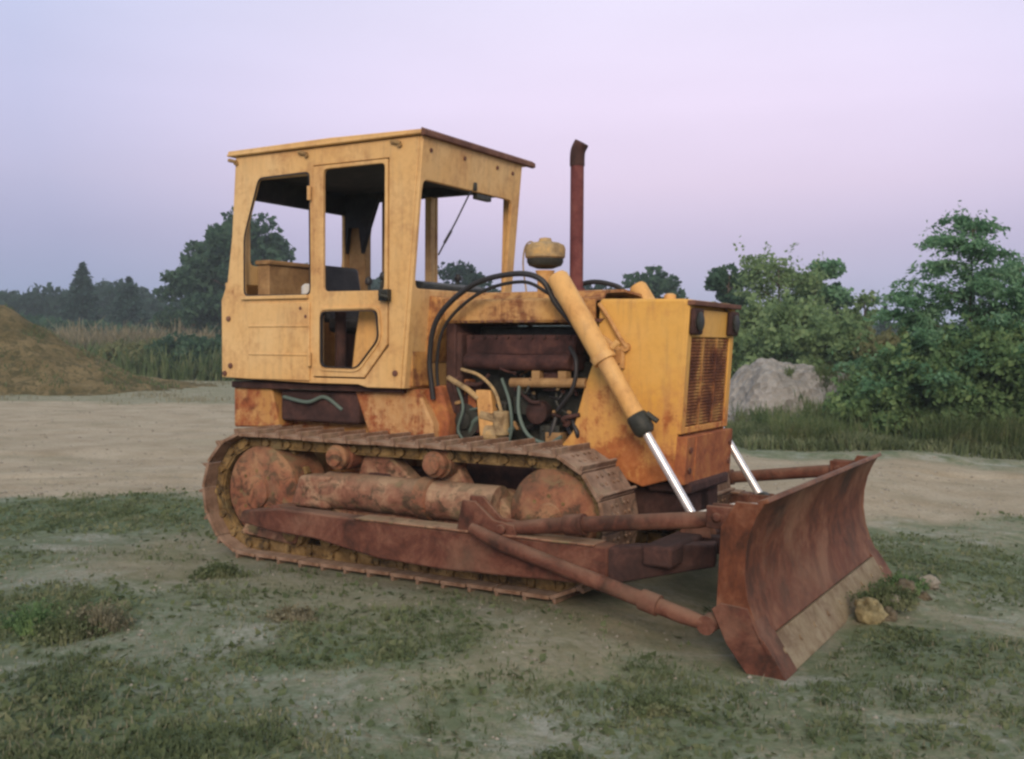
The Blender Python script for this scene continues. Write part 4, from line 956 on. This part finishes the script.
for i, (cu, cv_, cs, lb) in enumerate(((1.12, .02, .055, 'small dark clod of soil right of the yellowish clod'), (1.06, .34, .07, 'earthy clod between the yellowish clod and the weeds'), (1.17, .44, .05, 'small clod in front of the weeds by the blade'), (1.10, .66, .075, 'broad earthy clod under the weeds by the blade'), (1.22, .70, .04, 'tiny clod at the outer foot of the soil ridge'))):
    x, y = at_uv(cu, cv_); stone('stone', lb, x, y, cs, M['clod'], 7.3+i, (1.1, 1, .8))
x, y = at_uv(1.10, .18); stone('stone', 'brown stone right behind the yellowish clod', x, y, .065, M['stone'], 2.7)
x, y = at_uv(1.20, .98); stone('stone', 'pale grey stone beyond the far corner of the blade', x, y, .07, M['stone'], 4.1)
x, y = at_uv(1.02, .84); stone('stone', 'ochre stone touching the far end of the cutting edge', x, y, .05, M['ystone'], 5.1)
for i, (xp, Dd, s, lb) in enumerate(((628, 16.6, .1, 'hidden'), (772, 16.4, .09, 'pale stone at the verge just right of the blade top, leftmost of the row'), (895, 16.3, .10, 'pale stone at the verge behind the far blade corner'), (942, 16.4, .13, 'largest pale stone at the verge under the dark shrubs'), (985, 16.2, .12, 'pale stone at the verge, rightmost of the row'))):
    if i: stone('stone', lb, px(xp, Dd), Dd, s, M['pstone'], i*1.7, (1.5, .9, .6), 'pale stones along the right verge')
pebs = np.concatenate([scatter(1800, view_xy(3, 11), lambda x, y: (1-grass_mask(x, y))**2*.6 if clear(x, y) else 0, 91), scatter(2600, view_xy(10, 30, p=1.3), lambda x, y: road_mask(x, y) if clear(x, y) else 0, 92)])
rg = np.random.default_rng(91); ico = np.array([(0,0,1),(1,0,0),(0,1,0),(-1,0,0),(0,-1,0),(0,0,-1)], float); fc = np.array([(0,1,2),(0,2,3),(0,3,4),(0,4,1),(5,2,1),(5,3,2),(5,4,3),(5,1,4)])
n = len(pebs); co = (pebs[:, None, :]+ico[None]*rg.uniform(.55, 1.3, (n, 6, 1))*(rg.uniform(.005, .018, n)*np.where(pebs[:, 1] > 10.5, 1.8, 1))[:, None, None]*[1, 1, .7]+[0, 0, .008]).reshape(-1, 3)
me = quad_mesh('pebbles', co, (fc[None]+np.arange(n)[:, None, None]*6).reshape(-1, 3), 3); me.materials.append(M['stone'])
o = bpy.data.objects.new('pebbles', me); C.objects.link(o); tag(o, 'loose pebbles scattered over the foreground', 'pebbles', kind='stuff')

# individual weed clumps of the foreground
def clump(label, x, y, h, r, mat, seed, n=420, group='taller weed clumps in the foreground', cat='weed'):
    rg = np.random.default_rng(seed); a = rg.uniform(0, 2*PI, n); q = rg.uniform(0, 1, n)**.9*r*(1+.3*np.sin(a*3+seed))
    P = np.stack([np.cos(a)*q*1.5, np.sin(a)*q, np.zeros(n)], 1)
    root = empty('weed_clump', label, cat, (x, y, gz(x, y)-.01), 0, group)
    hh = h*rg.uniform(.4, 1.1, n)*(1.1-q/r*.5); d = np.stack([np.cos(a), np.sin(a), np.zeros(n)], 1); ln = hh*rg.uniform(.05, .5, n)
    sdv = np.stack([-np.sin(a), np.cos(a), np.zeros(n)], 1)*.004
    up = np.array([0, 0, 1.0]); p1 = P+up*(hh*.55)[:, None]+d*(ln*.3)[:, None]; p2 = P+up*hh[:, None]+d*ln[:, None]
    co = np.stack([P-sdv, P+sdv, p1+sdv*.8, p1-sdv*.8, p2+sdv*.2, p2-sdv*.2], 1).reshape(-1, 3); b = np.arange(n)*6
    leaf_obj('stems', co, np.concatenate([np.stack([b, b+1, b+2, b+3], 1), np.stack([b+3, b+2, b+4, b+5], 1)]), L[mat], root)
    t = rg.uniform(.2, 1, (n*3)); i = rg.integers(0, n, n*3); c = P[i]+up*(hh[i]*t)[:, None]+d[i]*(ln[i]*t*t)[:, None]+rg.normal(size=(n*3, 3))*.012
    co, q = leaf_quads(c, .012, rg); leaf_obj('leaves', co, q, L[mat], root)
def gp(xp, yp):
    Dd = 1.56*1050/(yp-346); return px(xp, Dd), Dd
for i, (xp, yp, h, r, m, lb) in enumerate((
    (32, 632, .17, .10, 'shrub', 'dark green bushy weed at the left edge of the foreground'),
    (66, 640, .15, .12, 'weed', 'grass green weed right beside the dark green one'),
    (96, 634, .17, .12, 'weed2', 'brownish seeding weed right of the green pair'),
    (218, 584, .10, .12, 'weed', 'bright green tuft below the rear of the track'),
    (292, 628, .07, .09, 'weed2', 'pale flowering tuft in the middle of the left foreground'),
    (560, 742, .07, .08, 'weed', 'low weed at the bottom edge of the picture'),
    (893, 600, .12, .13, 'weed', 'green weed on the soil ridge right of the yellowish clod'),
    (905, 582, .12, .12, 'shrub', 'dark weed at the far end of the soil ridge by the blade'),
    (868, 588, .10, .10, 'shrub', 'dark weed between the blade edge and the stones'),
    (650, 690, .05, .12, 'weed', 'low tuft in front of the blade corner'))):
    x, y = gp(xp, yp); clump(lb, x, y, h, r, m, 100+i)

# ------------------------------------------------------------------ evening haze
hm = bpy.data.materials.new('haze'); hm.use_nodes = True; hn = hm.node_tree; hn.nodes.clear()
ho_ = hn.nodes.new('ShaderNodeOutputMaterial'); hv = hn.nodes.new('ShaderNodeVolumePrincipled')
hv.inputs['Color'].default_value = (.80, .92, 1.0, 1); hv.inputs['Density'].default_value = .0013; hv.inputs['Anisotropy'].default_value = 0
hn.links.new(hv.outputs[0], ho_.inputs['Volume'])
hb = MB().box(-460, 460, -90, 540, -1.6, 14).build('haze', hm); tag(hb, 'thin bluish evening haze over the whole lot', 'haze', kind='stuff')

# ------------------------------------------------------------------ sky, sun, camera
SUN_EL, SUN_AZ = R(24), R(-178)               # azimuth measured from +Y towards +X: low glow behind the photographer's left shoulder
w = bpy.data.worlds.new('World'); S.world = w; w.use_nodes = True; nt = w.node_tree; nt.nodes.clear()
N = nt.nodes.new; Lk = nt.links.new
out = N('ShaderNodeOutputWorld'); bg = N('ShaderNodeBackground'); Lk(bg.outputs[0], out.inputs[0])
sky = N('ShaderNodeTexSky'); sky.sky_type = 'NISHITA'; sky.sun_disc = False; sky.sun_elevation = SUN_EL; sky.sun_rotation = SUN_AZ
sky.dust_density = 4; sky.air_density = 1.5
tc = N('ShaderNodeTexCoord'); sx = N('ShaderNodeSeparateXYZ'); Lk(tc.outputs['Generated'], sx.inputs[0])
rp = N('ShaderNodeValToRGB'); Lk(sx.outputs[2], rp.inputs[0]); cr = rp.color_ramp
stops = [(0, (.40, .43, .63)), (.045, (.47, .48, .69)), (.10, (.61, .54, .76)), (.15, (.77, .65, .86)), (.22, (.86, .75, .98)), (.33, (.83, .79, 1.0)), (.5, (.92, .90, .92)), (1, (.86, .86, .78))]
cr.elements[0].position = 0; cr.elements[0].color = c4(stops[0][1]); cr.elements[1].position = 1; cr.elements[1].color = c4(stops[-1][1])
for p, c in stops[1:-1]:
    e = cr.elements.new(p); e.color = c4(c)
# lens vignette put into the sky colour: dimmer and bluer away from centre
dp = N('ShaderNodeVectorMath'); dp.operation = 'DOT_PRODUCT'; Lk(tc.outputs['Generated'], dp.inputs[0])
dp.inputs[1].default_value = Vector((.16, 1, .25)).normalized()
mr = N('ShaderNodeMapRange'); Lk(dp.outputs['Value'], mr.inputs[0]); mr.inputs[1].default_value = .84; mr.inputs[2].default_value = 1.0
r2 = N('ShaderNodeValToRGB'); Lk(mr.outputs[0], r2.inputs[0]); r2.color_ramp.elements[0].color = (.72, .82, .90, 1); r2.color_ramp.elements[1].color = (1.10, 1.07, 1.06, 1)
mx = N('ShaderNodeMix'); mx.data_type = 'RGBA'; mx.blend_type = 'MULTIPLY'; mx.inputs[0].default_value = 1; Lk(rp.outputs[0], mx.inputs[6]); Lk(r2.outputs[0], mx.inputs[7])
mp_ = N('ShaderNodeMapping'); mp_.inputs['Scale'].default_value = (1.2, 1.2, 5); Lk(tc.outputs['Generated'], mp_.inputs[0])
cn = N('ShaderNodeTexNoise'); cn.inputs['Scale'].default_value = 2.6; cn.inputs['Detail'].default_value = 5; Lk(mp_.outputs[0], cn.inputs['Vector'])
cm_ = N('ShaderNodeMapRange'); Lk(cn.outputs['Fac'], cm_.inputs[0]); cm_.inputs[1].default_value = .3; cm_.inputs[2].default_value = .7; cm_.inputs[3].default_value = 8.55; cm_.inputs[4].default_value = 9.05
sc = N('ShaderNodeVectorMath'); sc.operation = 'SCALE'; Lk(cm_.outputs[0], sc.inputs['Scale']); Lk(mx.outputs[2], sc.inputs[0])
s2 = N('ShaderNodeVectorMath'); s2.operation = 'SCALE'; s2.inputs['Scale'].default_value = .12; Lk(sky.outputs[0], s2.inputs[0])
ad = N('ShaderNodeVectorMath'); ad.operation = 'ADD'; Lk(sc.outputs[0], ad.inputs[0]); Lk(s2.outputs[0], ad.inputs[1])
Lk(ad.outputs[0], bg.inputs[0]); bg.inputs[1].default_value = .10

sl = bpy.data.lights.new('evening_sun', 'SUN'); sl.energy = 2.2; sl.angle = R(25); sl.color = (1.0, .82, .62)
so_ = bpy.data.objects.new('evening_sun', sl); C.objects.link(so_)
dv = Vector((math.sin(SUN_AZ)*math.cos(SUN_EL), math.cos(SUN_AZ)*math.cos(SUN_EL), math.sin(SUN_EL)))
so_.rotation_euler = dv.to_track_quat('Z', 'Y').to_euler()
so_.location = dv*50

cam = bpy.data.cameras.new('camera'); cam.sensor_width = 36; cam.lens = 36*1050.3/1024; cam.clip_end = 4000; cam.clip_start = .05
co_ = bpy.data.objects.new('camera', cam); C.objects.link(co_)
pitch = math.atan((379.5-346.25)/1050.3)
co_.matrix_world = Matrix.Translation((0, 0, 1.522)) @ Matrix.Rotation(PI/2-pitch, 4, 'X') @ Matrix.Rotation(.006, 4, 'Z')
S.camera = co_

S.render.engine = 'CYCLES'
S.view_settings.view_transform = 'Standard'; S.view_settings.look = 'None'; S.view_settings.gamma = 1; S.view_settings.exposure = .05
S.cycles.use_denoising = True; S.cycles.max_bounces = 6; S.cycles.diffuse_bounces = 3; S.cycles.transparent_max_bounces = 8
S.cycles.pixel_filter_type = 'BLACKMAN_HARRIS'; S.cycles.filter_width = 2.6
